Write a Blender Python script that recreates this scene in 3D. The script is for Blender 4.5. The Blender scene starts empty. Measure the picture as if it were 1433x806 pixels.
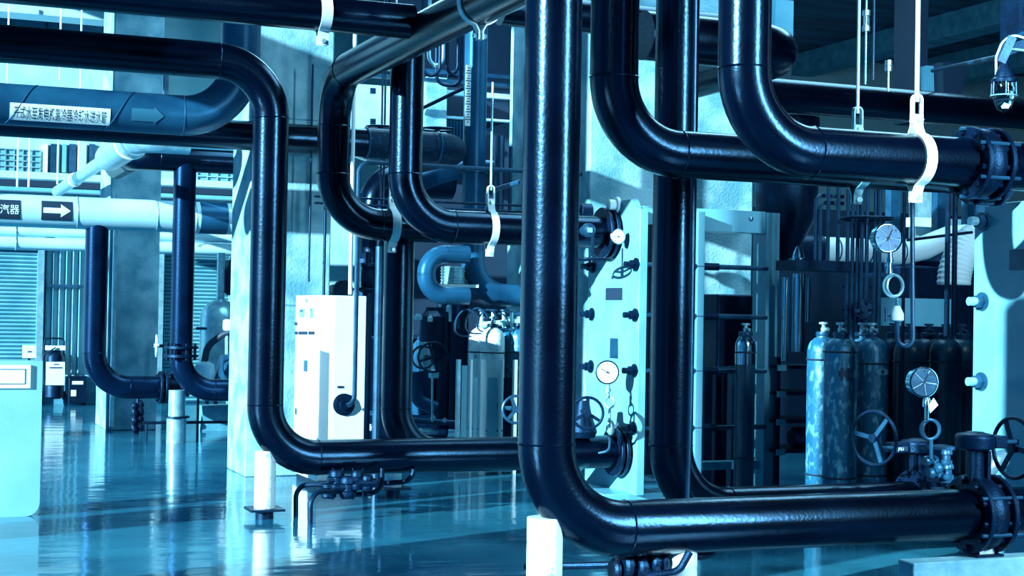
import bpy, math, random
from mathutils import Vector, Matrix
random.seed(7)
PI = math.pi
scene = bpy.context.scene
COL = scene.collection

# ---------------------------------------------------------------- camera
FPX, PW, PH = 2133.0, 1433.0, 806.0
YAW, PITCH, ROLL = math.radians(22.17), math.radians(0.90), math.radians(1.0)
CAM = Vector((0, 0, 1.6))
_f0 = Vector((math.sin(YAW), math.cos(YAW), 0)); _r0 = Vector((math.cos(YAW), -math.sin(YAW), 0)); _u0 = Vector((0, 0, 1))
CF = _f0*math.cos(PITCH) + _u0*math.sin(PITCH)
_u1 = _u0*math.cos(PITCH) - _f0*math.sin(PITCH)
CR = _r0*math.cos(ROLL) + _u1*math.sin(ROLL)
CU = _u1*math.cos(ROLL) - _r0*math.sin(ROLL)
cd = bpy.data.cameras.new('camera'); cam = bpy.data.objects.new('camera', cd); COL.objects.link(cam)
cd.sensor_width = 36; cd.lens = 36*FPX/PW; cd.clip_end = 200
cam.matrix_world = Matrix(((CR.x, CU.x, -CF.x, CAM.x), (CR.y, CU.y, -CF.y, CAM.y), (CR.z, CU.z, -CF.z, CAM.z), (0, 0, 0, 1)))
scene.camera = cam

# ---------------------------------------------------------------- world, sun, area lights, exposure
w = bpy.data.worlds.new('sky'); scene.world = w; w.use_nodes = True
bg = w.node_tree.nodes['Background']; bg.inputs[0].default_value = (0.010, 0.32, 0.90, 1); bg.inputs[1].default_value = 0.78
sd = bpy.data.lights.new('sun', 'SUN'); sd.energy = 17; sd.angle = math.radians(0.6); sd.color = (0.56, 0.90, 1.0)
sun = bpy.data.objects.new('sun', sd); COL.objects.link(sun)
SUN_DIR = Vector((0.88, 0.36, -0.245)).normalized()
sun.rotation_euler = SUN_DIR.to_track_quat('-Z', 'Y').to_euler()
def area(name, loc, tgt, sx, sy, e, col=(0.35, 0.78, 1.0)):
    a = bpy.data.lights.new(name, 'AREA'); a.shape = 'RECTANGLE'; a.size = sx; a.size_y = sy; a.energy = e; a.color = col
    o = bpy.data.objects.new(name, a); COL.objects.link(o); o.location = loc
    o.rotation_euler = (Vector(tgt)-Vector(loc)).to_track_quat('-Z', 'Y').to_euler(); return o
area('window_light_right', (6.6, 1.9, 3.7), (3, 8.5, 2.2), 0.45, 3.4, 1050, (0.45, 0.80, 1.0))  # added area light, no window there; draws highlights on the upright pipes
area('roof_light', (8.2, 12.0, 6.5), (8.2, 12, 0), 5, 2.6, 380, (0.3, 0.72, 1.0))  # added area light under the closed ceiling, for bright strips on pipe tops
area('roof_light', (6.0, 17.0, 6.5), (6.0, 17, 0), 4, 3.0, 420, (0.3, 0.72, 1.0))  # second added area light, brightens the tops of the pipes farther back
scene.view_settings.view_transform = 'Standard'; scene.view_settings.look = 'None'
scene.view_settings.gamma = 1.0; scene.view_settings.use_curve_mapping = False
scene.view_settings.exposure = 0.0
scene.cycles.max_bounces = 7; scene.cycles.diffuse_bounces = 3; scene.cycles.glossy_bounces = 4
scene.cycles.transmission_bounces = 6; scene.cycles.sample_clamp_indirect = 6; scene.cycles.use_denoising = True
scene.cycles.caustics_reflective = False; scene.cycles.caustics_refractive = False

# ---------------------------------------------------------------- placing helpers
X = Vector((1, 0, 0)); Y = Vector((0, 1, 0)); Z = Vector((0, 0, 1))
def P(px, py, d):
    return CAM + d*(CF + (px-716.5)/FPX*CR + (403.0-py)/FPX*CU)
def proj(p):
    q = Vector(p)-CAM; d = q.dot(CF); return (716.5+FPX*q.dot(CR)/d, 403-FPX*q.dot(CU)/d, d)
def on(p, d, px=None, py=None):
    q = p-CAM
    if px is not None: a = CR; k = (px-716.5)/FPX
    else: a = CU; k = (403-py)/FPX
    t = (k*q.dot(CF)-q.dot(a))/(d.dot(a)-k*d.dot(CF))
    return p+d*t
def ray(px, py): return CF + (px-716.5)/FPX*CR + (403.0-py)/FPX*CU
def PZ(px, py, z=0.0): r = ray(px, py); return CAM + r*((z-CAM.z)/r.z)
def PY(px, py, y): r = ray(px, py); return CAM + r*((y-CAM.y)/r.y)
def PX(px, py, x): r = ray(px, py); return CAM + r*((x-CAM.x)/r.x)
def hz(V, px, py):
    """height at which a line through V along X shows at pixel (px, py)"""
    return on(on(V, X, px=px), Z, py=py).z
def at(V, z): return Vector((V.x, V.y, z))

# ---------------------------------------------------------------- mesh helpers
ORG = {}
def frame(ax):
    ax = Vector(ax).normalized()
    a = Vector((0, 0, 1)) if abs(ax.z) < 0.9 else Vector((0, 1, 0))
    u = ax.cross(a).normalized(); return ax, u, ax.cross(u).normalized()
class MB:
    def __init__(s): s.v = []; s.f = []
    def add(s, vs, fs):
        n = len(s.v); s.v += [Vector(q) for q in vs]; s.f += [tuple(i+n for i in f) for f in fs]; return s
    def box(s, c, sx, sy, sz, rz=0.0):
        c = Vector(c); co, si = math.cos(rz), math.sin(rz); vs = []
        for dz in (-.5, .5):
            for dx, dy in ((-.5, -.5), (.5, -.5), (.5, .5), (-.5, .5)):
                x, y = dx*sx, dy*sy; vs.append(c+Vector((x*co-y*si, x*si+y*co, dz*sz)))
        return s.add(vs, [(0, 3, 2, 1), (4, 5, 6, 7), (0, 1, 5, 4), (1, 2, 6, 5), (2, 3, 7, 6), (3, 0, 4, 7)])
    def mm(s, a, b):
        a = Vector(a); b = Vector(b); d = b-a
        return s.box((a+b)/2, abs(d.x), abs(d.y), abs(d.z))
    def beam(s, a, b, w_, h_, up=None):
        a = Vector(a); b = Vector(b); ax = (b-a).normalized(); up = Vector(up) if up else (Z if abs(ax.z) < .95 else Y)
        u = ax.cross(up).normalized()*w_/2; v = u.cross(ax).normalized()*h_/2
        return s.add([a-u-v, a+u-v, a+u+v, a-u+v, b-u-v, b+u-v, b+u+v, b-u+v], [(0, 3, 2, 1), (4, 5, 6, 7), (0, 1, 5, 4), (1, 2, 6, 5), (2, 3, 7, 6), (3, 0, 4, 7)])
    def tube(s, pts, r, n=12, cap=True):
        pts = [Vector(p) for p in pts]; m = len(pts); rr = r if isinstance(r, (list, tuple)) else [r]*m
        t0 = (pts[1]-pts[0]).normalized(); _, u, _v = frame(t0); vs = []
        for i, p in enumerate(pts):
            t = (pts[min(i+1, m-1)]-pts[max(i-1, 0)]).normalized()
            u = (u-t*u.dot(t)).normalized(); v = t.cross(u)
            for k in range(n):
                a = 2*PI*k/n; vs.append(p+(u*math.cos(a)+v*math.sin(a))*rr[i])
        fs = [(i*n+k, i*n+(k+1) % n, (i+1)*n+(k+1) % n, (i+1)*n+k) for i in range(m-1) for k in range(n)]
        if cap: fs += [tuple(range(n-1, -1, -1)), tuple((m-1)*n+k for k in range(n))]
        return s.add(vs, fs)
    def cyl(s, a, b, r, r2=None, n=16): return s.tube([a, b], [r, r if r2 is None else r2], n)
    def lathe(s, base, ax, prof, n=24):
        base = Vector(base); ax, u, v = frame(ax); vs = []
        for t, r in prof:
            for k in range(n):
                a = 2*PI*k/n; vs.append(base+ax*t+(u*math.cos(a)+v*math.sin(a))*max(r, 1e-4))
        m = len(prof)
        fs = [(i*n+k, (i+1)*n+k, (i+1)*n+(k+1) % n, i*n+(k+1) % n) for i in range(m-1) for k in range(n)]
        fs += [tuple(range(n)), tuple((m-1)*n+k for k in range(n-1, -1, -1))]
        return s.add(vs, fs)
    def torus(s, c, ax, R_, r, n=32, k_=10, a0=0, a1=2*PI):
        c = Vector(c); ax, u, v = frame(ax); full = abs(a1-a0-2*PI) < 1e-6; vs = []; m = n if full else n+1
        for i in range(m):
            a = a0+(a1-a0)*i/n; d = u*math.cos(a)+v*math.sin(a)
            for j in range(k_):
                b = 2*PI*j/k_; vs.append(c+d*(R_+r*math.cos(b))+ax*r*math.sin(b))
        fs = [(i*k_+j, ((i+1) % m)*k_+j, ((i+1) % m)*k_+(j+1) % k_, i*k_+(j+1) % k_) for i in range(n) for j in range(k_)]
        return s.add(vs, fs)
    def ribbon(s, pts, wd, w_, t_):
        pts = [Vector(p) for p in pts]; wd = Vector(wd).normalized()*w_/2; vs = []; m = len(pts)
        for i, p in enumerate(pts):
            t = (pts[min(i+1, m-1)]-pts[max(i-1, 0)]).normalized(); nn = t.cross(wd).normalized()*t_/2
            vs += [p-wd-nn, p+wd-nn, p+wd+nn, p-wd+nn]
        fs = [(i*4+k, i*4+(k+1) % 4, i*4+4+(k+1) % 4, i*4+4+k) for i in range(m-1) for k in range(4)]
        fs += [(3, 2, 1, 0), (m*4-4, m*4-3, m*4-2, m*4-1)]
        return s.add(vs, fs)
    def sph(s, c, r, n=14, sz=1.0):
        m = n//2+1
        return s.lathe(Vector(c)-Z*r*sz, Z, [(r*sz*(1-math.cos(PI*i/m)), r*math.sin(PI*i/m)) for i in range(m+1)], n)
    def prism(s, pts, d):
        d = Vector(d); n = len(pts); pts = [Vector(p) for p in pts]
        return s.add(pts+[p+d for p in pts], [tuple(range(n-1, -1, -1)), tuple(range(n, 2*n))]+[(i, (i+1) % n, n+(i+1) % n, n+i) for i in range(n)])
    def build(s, name, mat, parent=None, loc=None, smooth=35, bevel=0):
        me = bpy.data.meshes.new(name); o = bpy.data.objects.new(name, me)
        org = ORG[parent.name] if parent else Vector(loc if loc is not None else (0, 0, 0))
        me.from_pydata([tuple(q-org) for q in s.v], [], s.f); me.update()
        import bmesh
        bm = bmesh.new(); bm.from_mesh(me); bmesh.ops.recalc_face_normals(bm, faces=bm.faces); bm.to_mesh(me); bm.free()
        me.materials.append(mat); me.shade_smooth(); me.set_sharp_from_angle(angle=math.radians(smooth))
        COL.objects.link(o); ORG[o.name] = org
        if parent: o.parent = parent
        else: o.location = org
        if bevel:
            b = o.modifiers.new('bevel', 'BEVEL'); b.width = bevel; b.segments = 2; b.limit_method = 'ANGLE'; b.harden_normals = False
        return o
def T(name, label, cat, loc, group=None):
    o = bpy.data.objects.new(name, None); COL.objects.link(o); o.location = loc; o.empty_display_size = .1
    o['label'] = label; o['category'] = cat
    if group: o['group'] = group
    ORG[o.name] = Vector(loc); return o
def tag(o, label=None, cat=None, group=None, kind=None):
    if label: o['label'] = label
    if cat: o['category'] = cat
    if group: o['group'] = group
    if kind: o['kind'] = kind
    return o
def dup(root, loc, rz=0, label=None):
    r = root.copy(); COL.objects.link(r); r.location = loc; r.rotation_euler = (0, 0, rz)
    if label: r['label'] = label
    ORG[r.name] = Vector(loc)
    for c in list(root.children):
        d = c.copy(); COL.objects.link(d); d.parent = r
        for g in list(c.children):
            e = g.copy(); COL.objects.link(e); e.parent = d
    return r

# ---------------------------------------------------------------- materials
def mat(name, c1, rough=.5, metal=0.0, c2=None, scale=4.0, lo=.35, hi=.65, bump=0.0, bscale=60.0, coat=0.0, stretch=None, detail=6.0, rvar=0.0, spec=.5, tint=None):
    m = bpy.data.materials.new(name); m.use_nodes = True; nt = m.node_tree; N = nt.nodes; L = nt.links
    b = N['Principled BSDF']; b.inputs['Roughness'].default_value = rough; b.inputs['Metallic'].default_value = metal
    b.inputs['Base Color'].default_value = (*c1, 1); b.inputs['Coat Weight'].default_value = coat; b.inputs['Coat Roughness'].default_value = .08
    b.inputs['Specular IOR Level'].default_value = spec
    if tint: b.inputs['Specular Tint'].default_value = (*tint, 1)
    tc = N.new('ShaderNodeNewGeometry'); mp = N.new('ShaderNodeMapping'); L.new(tc.outputs['Position'], mp.inputs[0])
    if stretch: mp.inputs['Scale'].default_value = stretch
    if c2 is not None or rvar:
        no = N.new('ShaderNodeTexNoise'); no.inputs['Scale'].default_value = scale; no.inputs['Detail'].default_value = detail; L.new(mp.outputs[0], no.inputs[0])
        if c2 is not None:
            r = N.new('ShaderNodeValToRGB'); r.color_ramp.elements[0].position = lo; r.color_ramp.elements[1].position = hi
            r.color_ramp.elements[0].color = (*c1, 1); r.color_ramp.elements[1].color = (*c2, 1)
            L.new(no.outputs[0], r.inputs[0]); L.new(r.outputs[0], b.inputs['Base Color'])
        if rvar:
            mr = N.new('ShaderNodeMapRange'); mr.inputs[3].default_value = max(.02, rough-rvar); mr.inputs[4].default_value = rough+rvar
            L.new(no.outputs[0], mr.inputs[0]); L.new(mr.outputs[0], b.inputs['Roughness'])
    if bump:
        nb = N.new('ShaderNodeTexNoise'); nb.inputs['Scale'].default_value = bscale; nb.inputs['Detail'].default_value = 4; L.new(mp.outputs[0], nb.inputs[0])
        bu = N.new('ShaderNodeBump'); bu.inputs['Strength'].default_value = bump; bu.inputs['Distance'].default_value = .01
        L.new(nb.outputs[0], bu.inputs['Height']); L.new(bu.outputs[0], b.inputs['Normal'])
    return m
BLACK = mat('gloss_black_paint', (.0001, .0007, .0035), .22, c2=(.0002, .0014, .007), scale=3, bump=.10, bscale=55, rvar=.05, spec=.5, tint=(.26, .6, 1.0))
DARK = mat('dark_iron', (.0008, .003, .011), .42, c2=(.001, .008, .028), scale=14, bump=.3, bscale=90, tint=(.2, .55, 1.0))
STEEL = mat('blue_grey_steel', (.006, .045, .10), .35, metal=.35, c2=(.012, .08, .16), scale=8, bump=.1)
LAG = mat('lagged_pipe_paint', (.004, .035, .085), .34, c2=(.012, .085, .17), scale=3, lo=.3, hi=.7, bump=.1, bscale=25, tint=(.2, .6, 1.0))
GREYP = mat('slate_pipe_paint', (.0004, .003, .012), .26, c2=(.001, .007, .024), scale=4, bump=.1, tint=(.12, .45, 1.0))
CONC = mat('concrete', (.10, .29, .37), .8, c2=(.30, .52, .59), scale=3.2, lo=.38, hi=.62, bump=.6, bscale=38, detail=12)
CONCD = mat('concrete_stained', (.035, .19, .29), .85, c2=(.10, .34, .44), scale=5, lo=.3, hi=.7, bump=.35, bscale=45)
WHITE = mat('white_paint', (.80, .90, .92), .35, c2=(.70, .84, .88), scale=2)
WORN = mat('white_chipped_paint', (.78, .88, .90), .5, c2=(.25, .42, .5), scale=18, lo=.58, hi=.70, bump=.3)
GALV = mat('galvanised_steel', (.42, .68, .76), .3, metal=.55, c2=(.25, .50, .60), scale=12, bump=.1)
CHROME = mat('polished_steel', (.35, .62, .74), .16, metal=1.0)
TEAL = mat('pale_blue_paint', (.11, .37, .49), .38, c2=(.16, .44, .56), scale=3, coat=.1)
PALE = mat('pale_lagging', (.50, .76, .82), .4, c2=(.42, .70, .78), scale=2)
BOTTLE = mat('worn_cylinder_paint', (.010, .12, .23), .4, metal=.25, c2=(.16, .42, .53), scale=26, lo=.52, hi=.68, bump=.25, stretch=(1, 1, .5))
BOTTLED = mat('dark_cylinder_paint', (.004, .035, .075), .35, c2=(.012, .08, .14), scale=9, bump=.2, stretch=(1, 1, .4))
DIAL = mat('dial_white', (.75, .88, .90), .3)
SHUT = mat('shutter_blue_grey', (.10, .34, .44), .5, c2=(.16, .42, .52), scale=3)
WALLM = mat('pale_wall_concrete', (.26, .54, .62), .85, c2=(.46, .72, .78), scale=1.3, lo=.3, hi=.7, bump=.2, bscale=20)
WALLD = mat('dim_wall_paint', (.012, .10, .18), .8, c2=(.02, .15, .25), scale=1.5)
CEIL = mat('sooty_ceiling', (.002, .015, .045), .6, c2=(.02, .10, .19), scale=1.1, lo=.4, hi=.7, stretch=(.5, 2.8, 1), detail=8)  # pale streaks in the colour imitate reflections on the dark ceiling
INK = mat('dark_ink', (.004, .02, .05), .6)
GLASS = mat('clear_glass', (.75, .93, 1.0), .03); GLASS.node_tree.nodes['Principled BSDF'].inputs['Transmission Weight'].default_value = 1.0
RUST = mat('rough_dark_lagging', (.0008, .006, .018), .55, c2=(.006, .06, .12), scale=30, lo=.55, hi=.8, bump=.5, bscale=80, tint=(.2, .55, 1.0))
def floor_mat():
    m = bpy.data.materials.new('polished_floor_paint'); m.use_nodes = True; nt = m.node_tree; N = nt.nodes; L = nt.links; b = N['Principled BSDF']
    g = N.new('ShaderNodeNewGeometry'); n1 = N.new('ShaderNodeTexNoise'); n1.inputs['Scale'].default_value = .55; n1.inputs['Detail'].default_value = 7; n1.inputs['Roughness'].default_value = .6
    L.new(g.outputs['Position'], n1.inputs[0]); r = N.new('ShaderNodeValToRGB'); r.color_ramp.elements[0].position = .34; r.color_ramp.elements[1].position = .68
    r.color_ramp.elements[0].color = (.006, .085, .17, 1); r.color_ramp.elements[1].color = (.04, .25, .36, 1); L.new(n1.outputs[0], r.inputs[0]); L.new(r.outputs[0], b.inputs['Base Color'])
    mr = N.new('ShaderNodeMapRange'); mr.inputs[3].default_value = .03; mr.inputs[4].default_value = .16; L.new(n1.outputs[0], mr.inputs[0]); L.new(mr.outputs[0], b.inputs['Roughness'])
    mp = N.new('ShaderNodeMapping'); mp.inputs['Scale'].default_value = (1.0, 2.2, 1); mp.inputs['Rotation'].default_value = (0, 0, .38); L.new(g.outputs['Position'], mp.inputs[0])
    n2 = N.new('ShaderNodeTexNoise'); n2.inputs['Scale'].default_value = 1.6; n2.inputs['Detail'].default_value = 3; L.new(mp.outputs[0], n2.inputs[0])
    bu = N.new('ShaderNodeBump'); bu.inputs['Strength'].default_value = .28; bu.inputs['Distance'].default_value = .02; L.new(n2.outputs[0], bu.inputs['Height']); L.new(bu.outputs[0], b.inputs['Normal'])
    b.inputs['Specular IOR Level'].default_value = .6
    return m
FLOOR = floor_mat()

# ---------------------------------------------------------------- shared builders
def fillet(pts, rb, n=14):
    """split a polyline into straight runs and arcs -> list of ('s'|'e', [points])"""
    out = []; cur = Vector(pts[0])
    for i in range(1, len(pts)-1):
        p = Vector(pts[i]); d1 = (p-Vector(pts[i-1])).normalized(); d2 = (Vector(pts[i+1])-p).normalized()
        th = d1.angle(d2); tl = rb*math.tan(th/2); a = p-d1*tl; b = p+d2*tl
        c = a + (d2-d1*d1.dot(d2)).normalized()*rb
        arc = []; u = (a-c).normalized(); v = d1
        for k in range(n+1):
            t = th*k/n; arc.append(c+(u*math.cos(t)+v*math.sin(t))*rb)
        out.append(('s', [cur, a])); out.append(('e', arc)); cur = b
    out.append(('s', [cur, Vector(pts[-1])])); return out
def smooth_path(pts, rb, n=8):
    q = []
    for k, s in fillet(pts, rb, n):
        for p in s:
            if not q or (q[-1]-p).length > 1e-4: q.append(p)
    return q
def pipe_run(name, label, pts, D, rb=None, m=None, cat='pipe', group=None, seam=True, n=40, loc=None, root=None):
    m = m or BLACK; rb = rb or 1.5*D
    r = root or T(name, label, cat, loc if loc is not None else pts[0], group)
    segs = fillet(pts, rb)
    for i, (k, s) in enumerate(segs):
        if (s[-1]-s[0]).length < 1e-3: continue
        MB().tube(s, D/2, n).build('elbow' if k == 'e' else 'straight_section', m, r, smooth=50)
        if seam and i < len(segs)-1:
            d = (s[-1]-s[-2]).normalized()
            MB().torus(s[-1], d, D/2-.001, .0055, 40, 6).build('weld_seam', m, r)
    return r
def thin(name, label, pts, r, m=None, cat='pipe', rb=.08, parent=None, group=None, n=10):
    pts = [Vector(p) for p in pts]
    q = smooth_path(pts, rb) if len(pts) > 2 else pts
    o = MB().tube(q, r, n).build(name, m or DARK, parent, loc=None if parent else pts[0])
    if not parent: tag(o, label, cat, group)
    return o
def bolt_ring(r, c, ax, R_, nb, s_=.016, L_=.05, m=None, a0=.2):
    ax, u, v = frame(ax)
    for k in range(nb):
        a = a0+2*PI*k/nb; p = Vector(c)+(u*math.cos(a)+v*math.sin(a))*R_
        MB().cyl(p-ax*L_/2, p+ax*L_/2, s_, n=6).build('bolt', m or DARK, r)
def flange(r, c, ax, R_, t=.03, nb=8, m=None, bolts=True):
    m = m or DARK; ax = Vector(ax).normalized(); c = Vector(c)
    MB().lathe(c-ax*t/2, ax, [(0, R_-.004), (.004, R_), (t-.004, R_), (t, R_-.004)], 40).build('flange', m, r)
    if bolts: bolt_ring(r, c, ax, R_*.83, nb, .015, t+.05, m)
def handwheel(r, c, ax, R_, m=None, spokes=3, hubl=.06, sp_m=None, rt=.012, a0=.3):
    m = m or DARK; ax, u, v = frame(ax); c = Vector(c)
    o = MB().torus(c, ax, R_, rt, 40, 10).build('handwheel', m, r)
    for k in range(spokes):
        a = a0+2*PI*k/spokes; d = u*math.cos(a)+v*math.sin(a)
        MB().beam(c+d*.02, c+d*(R_-.004), .028, .012, up=ax).build('spoke', sp_m or m, o)
    MB().cyl(c-ax*hubl/2, c+ax*hubl/2, .028, n=14).build('hub', m, o)
    return o
def gauge(r, c, ax, R_, depth=.05, face=DIAL, case=CHROME, ang=2.6, back=False, ticks=9):
    """pressure gauge: ax points out of the dial"""
    ax = Vector(ax).normalized(); c = Vector(c); u = Z.cross(ax).normalized(); v = Z
    g = MB().lathe(c-ax*depth, ax, [(0, R_*.86), (.006, R_*.95), (depth*.8, R_*.95), (depth*.82, R_*1.06), (depth, R_*1.06), (depth+.004, R_*.99), (depth-.004, R_*.95)], 36).build('gauge_case', case, r)
    MB().cyl(c, c+ax*.0022, R_*.93, n=36).build('dial', face, g)
    b = MB()
    for k in range(ticks):
        a = math.radians(225-270*k/(ticks-1)); d = u*math.cos(a)+v*math.sin(a)
        b.beam(c+ax*.003+d*R_*.68, c+ax*.003+d*R_*.85, R_*.06, .001, up=ax)
    tag(b.build('scale_marks', INK, g), kind='stuff')
    d = u*math.cos(ang)+v*math.sin(ang)
    n_ = MB().beam(c+ax*.005-d*R_*.22, c+ax*.005+d*R_*.66, R_*.075, .0015, up=ax); n_.cyl(c+ax*.002, c+ax*.008, R_*.1, n=12); n_.build('needle', INK, g)
    return g
def hanger(name, label, c, r, ax=X, ztop=6.6, rod_r=.011, sw=.055, m=WHITE, rod_m=None, top=True, off=.0, group=None):
    """pipe clamp of two half straps round a pipe centred at c, hung on a rod with a clevis"""
    c = Vector(c); root = T(name, label, 'pipe hanger', at(c, ztop if top else c.z+r), group)
    ax = Vector(ax).normalized(); s_ = Z.cross(ax).normalized()
    rr = r+.006
    for sg, nm in ((-1, 'strap'), (1, 'strap')):
        pts = [c+s_*sg*.014+Z*(rr+.10), c+s_*sg*.014+Z*(rr+.035)]
        for k in range(15):
            a = math.radians(76-152*k/14); pts.append(c+s_*sg*rr*math.cos(a)+Z*rr*math.sin(a))
        pts += [c+s_*sg*.014-Z*(rr+.035), c+s_*sg*.014-Z*(rr+.09)]
        MB().ribbon(pts, ax, sw, .008).build(nm, m, root)
    for dz in (rr+.07, -(rr+.065)):
        MB().cyl(c-s_*.045+Z*dz, c+s_*.045+Z*dz, .016, n=6).build('bolt', GALV, root)
    if top:
        z0 = c.z+rr+.05
        b = MB()
        pts = []
        for k in range(13):
            a = PI*k/12; pts.append(at(c, z0+.13)+s_.cross(Z)*0+ax*.028*math.cos(a)+Z*.028*math.sin(a))
        b.ribbon([at(c, z0)+ax*.028]+pts+[at(c, z0)-ax*.028], s_, .03, .008)
        b.build('clevis', m, root)
        MB().cyl(at(c, z0+.12), at(c, ztop), rod_r, n=10).build('rod', rod_m or m, root)
    return root
def text_mesh(s, size):
    cu = bpy.data.curves.new('tmp', 'FONT'); cu.body = s; cu.size = size; cu.resolution_u = 2
    o = bpy.data.objects.new('tmp', cu); COL.objects.link(o)
    dg = bpy.context.evaluated_depsgraph_get(); dg.update()
    me = o.evaluated_get(dg).to_mesh(); vs = [v.co.copy() for v in me.vertices]; fs = [tuple(p.vertices) for p in me.polygons]
    o.evaluated_get(dg).to_mesh_clear(); bpy.data.objects.remove(o)
    return vs, fs
def wrap(vs, c, ax, R_, up0=0.0):
    """put flat (x, y) onto a horizontal tube: x along ax, y round it; angle 0 faces -Y"""
    c = Vector(c); return [c+ax*v.x+Vector((0, -math.cos(v.y/R_+up0), math.sin(v.y/R_+up0)))*R_ for v in vs]
def wrap_panel(c, ax, R_, x0, x1, y0, y1, up0, n=10, t=.004):
    b = MB(); vs = []; 
    for k in range(n+1):
        y = y0+(y1-y0)*k/n
        for x in (x0, x1):
            for rr in (R_, R_+t): vs.append(wrap([Vector((x, y*rr/R_, 0))], c, ax, rr, up0)[0])
    fs = []
    for k in range(n):
        a = k*4; fs += [(a+1, a+3, a+7, a+5), (a, a+4, a+6, a+2), (a, a+1, a+5, a+4), (a+2, a+6, a+7, a+3)]
    fs += [(0, 2, 3, 1), (n*4, n*4+1, n*4+3, n*4+2)]
    return b.add(vs, fs)

def arrow_mesh(W_, H_, body=.26, head=.34, n=16):
    """right-pointing arrow as thin horizontal strips, so that it follows a tube"""
    vs = []; fs = []; ys = sorted(set([-.5+k/n for k in range(n+1)]+[-body, body]))
    def ext(y): return (-.5 if abs(y) <= body+1e-6 else .5-head, .5-head*min(1, abs(y)/.5))
    for a, b in zip(ys[:-1], ys[1:]):
        m = (a+b)/2; l = -.5 if abs(m) < body else .5-head
        k = len(vs); vs += [Vector((l*W_, a*H_, 0)), Vector((ext(a)[1]*W_, a*H_, 0)), Vector((ext(b)[1]*W_, b*H_, 0)), Vector((l*W_, b*H_, 0))]; fs.append((k, k+1, k+2, k+3))
    return vs, fs

# ================================================================ the setting
YW = P(90, 565, 24.5).y; ZC = 6.7
st = lambda o, **k: tag(o, kind='structure', **k)
st(MB().mm((-14, -4, -.2), (34, YW+.3, 0)).build('floor', FLOOR))
st(MB().mm((-1.5, -4, ZC), (27.3, YW+.3, ZC+.25)).build('ceiling', CEIL))
st(MB().mm((-14, -4.3, 0), (27.3, -4, ZC)).build('wall_front', WALLD))  # unseen wall behind the camera, put in to cut ambient light
st(MB().mm((-14, YW, 0), (34, YW+.3, ZC)).build('wall_back', WALLM))
st(MB().mm((27, -4, 0), (27.3, YW, ZC)).build('wall_right', WALLD))
# added wall out of frame, its openings shaped to place sun and shade
XL = -1.5
for (y0, y1, z0, z1) in ((-4, 3.75, 0, ZC), (3.75, 4.35, 0, 4.0), (3.75, 4.35, 6.0, ZC), (5.45, 6.3, 0, ZC), (6.3, 6.75, 0, 2.2), (6.3, 6.75, 3.9, ZC), (6.75, 7.9, 0, ZC), (9.95, 10.6, 0, ZC), (10.6, 12.4, 4.5, 5.5), (17.85, 18.25, 0, ZC)):
    st(MB().mm((XL-.3, y0, z0), (XL, y1, z1)).build('wall_left', WALLD))
# ceiling beams (run in depth)
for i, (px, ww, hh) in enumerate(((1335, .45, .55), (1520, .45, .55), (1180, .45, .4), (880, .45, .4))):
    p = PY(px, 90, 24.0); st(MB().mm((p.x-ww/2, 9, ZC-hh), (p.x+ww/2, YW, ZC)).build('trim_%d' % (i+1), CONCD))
# ---- columns
def near(px, d): v = P(px, 440, d); return Vector((v.x, v.y, 0))
def column(i, px, d, right, left, m, z1=ZC):
    a = near(px, d); b = on(at(a, 1.6), X, px=right); c = on(at(a, 1.6), Y, px=left)
    o = MB().mm((a.x, a.y, 0), (b.x, c.y, z1)).build('column_%d' % i, m, loc=(a.x, a.y, 0), bevel=.012); return st(o), a, b, c
column(1, 347, 14.4, 461, 322, CONC)
column(2, 152, 19.45, 222, 137, CONC)
C3 = column(3, 822, 14.3, 1051, 708, CONC)
# form lines and tie holes on the near column faces are shallow recess strips
for zc in (1.62, 3.4, 5.1):
    a = near(347, 14.4); b = on(at(a, 1.6), X, px=461)
    st(MB().mm((a.x+.02, a.y-.004, zc), (b.x-.02, a.y+.002, zc+.014)).build('form_joint', CONCD))
# ---- back wall fittings (left bay)
def WB(x0, y0, x1, y1, off=.05, th=.05):
    a = PY(x0, (y0+y1)/2, YW-off); b = PY(x1, (y0+y1)/2, YW-off); xm = (x0+x1)/2
    t = PY(xm, y0, YW-off); u = PY(xm, y1, YW-off)
    return (a.x, YW-off-th, u.z), (b.x, YW-off, t.z)
def wbox(name, mt, x0, y0, x1, y1, off=.0, th=.05, parent=None, **k):
    a, b = WB(x0, y0, x1, y1, off, th); m = MB().mm(a, b)
    if parent: return m.build(name, mt, parent)
    return m.build(name, mt, loc=((a[0]+b[0])/2, b[1], a[2]))
def shutter(i, x0, y0, x1, y1, label, pitch=5.4):
    a, b = WB(x0, y0, x1, y1, 0, .05)
    fr = MB()
    fr.mm((a[0]-.10, YW-.14, 0), (a[0], YW, b[2])); fr.mm((b[0], YW-.14, 0), (b[0]+.10, YW, b[2])); fr.mm((a[0]-.1, YW-.2, b[2]), (b[0]+.1, YW, b[2]+.22))
    d = st(fr.build('door_%d' % i, GALV, loc=(a[0], YW, 0))); d['label'] = label
    n = int((b[2]-.02)/(pitch/FPX*24.6)); h = (b[2]-.02)/n; s = MB()
    for k in range(n):
        z0 = .02+k*h
        s.prism([(a[0], YW-.02, z0), (a[0], YW-.02, z0+h*.96), (a[0], YW-.045, z0+h*.90), (a[0], YW-.075, z0+h*.5), (a[0], YW-.045, z0+h*.08)], (b[0]-a[0], 0, 0))
    tag(s.build('slat', SHUT, d, smooth=20), kind='stuff')
shutter(1, -60, 345, 50, 565, 'grey roller shutter door in the back wall at the far left')
shutter(2, 226, 350, 318, 565, 'grey roller shutter door seen beyond the pipe with a clamp')
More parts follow.
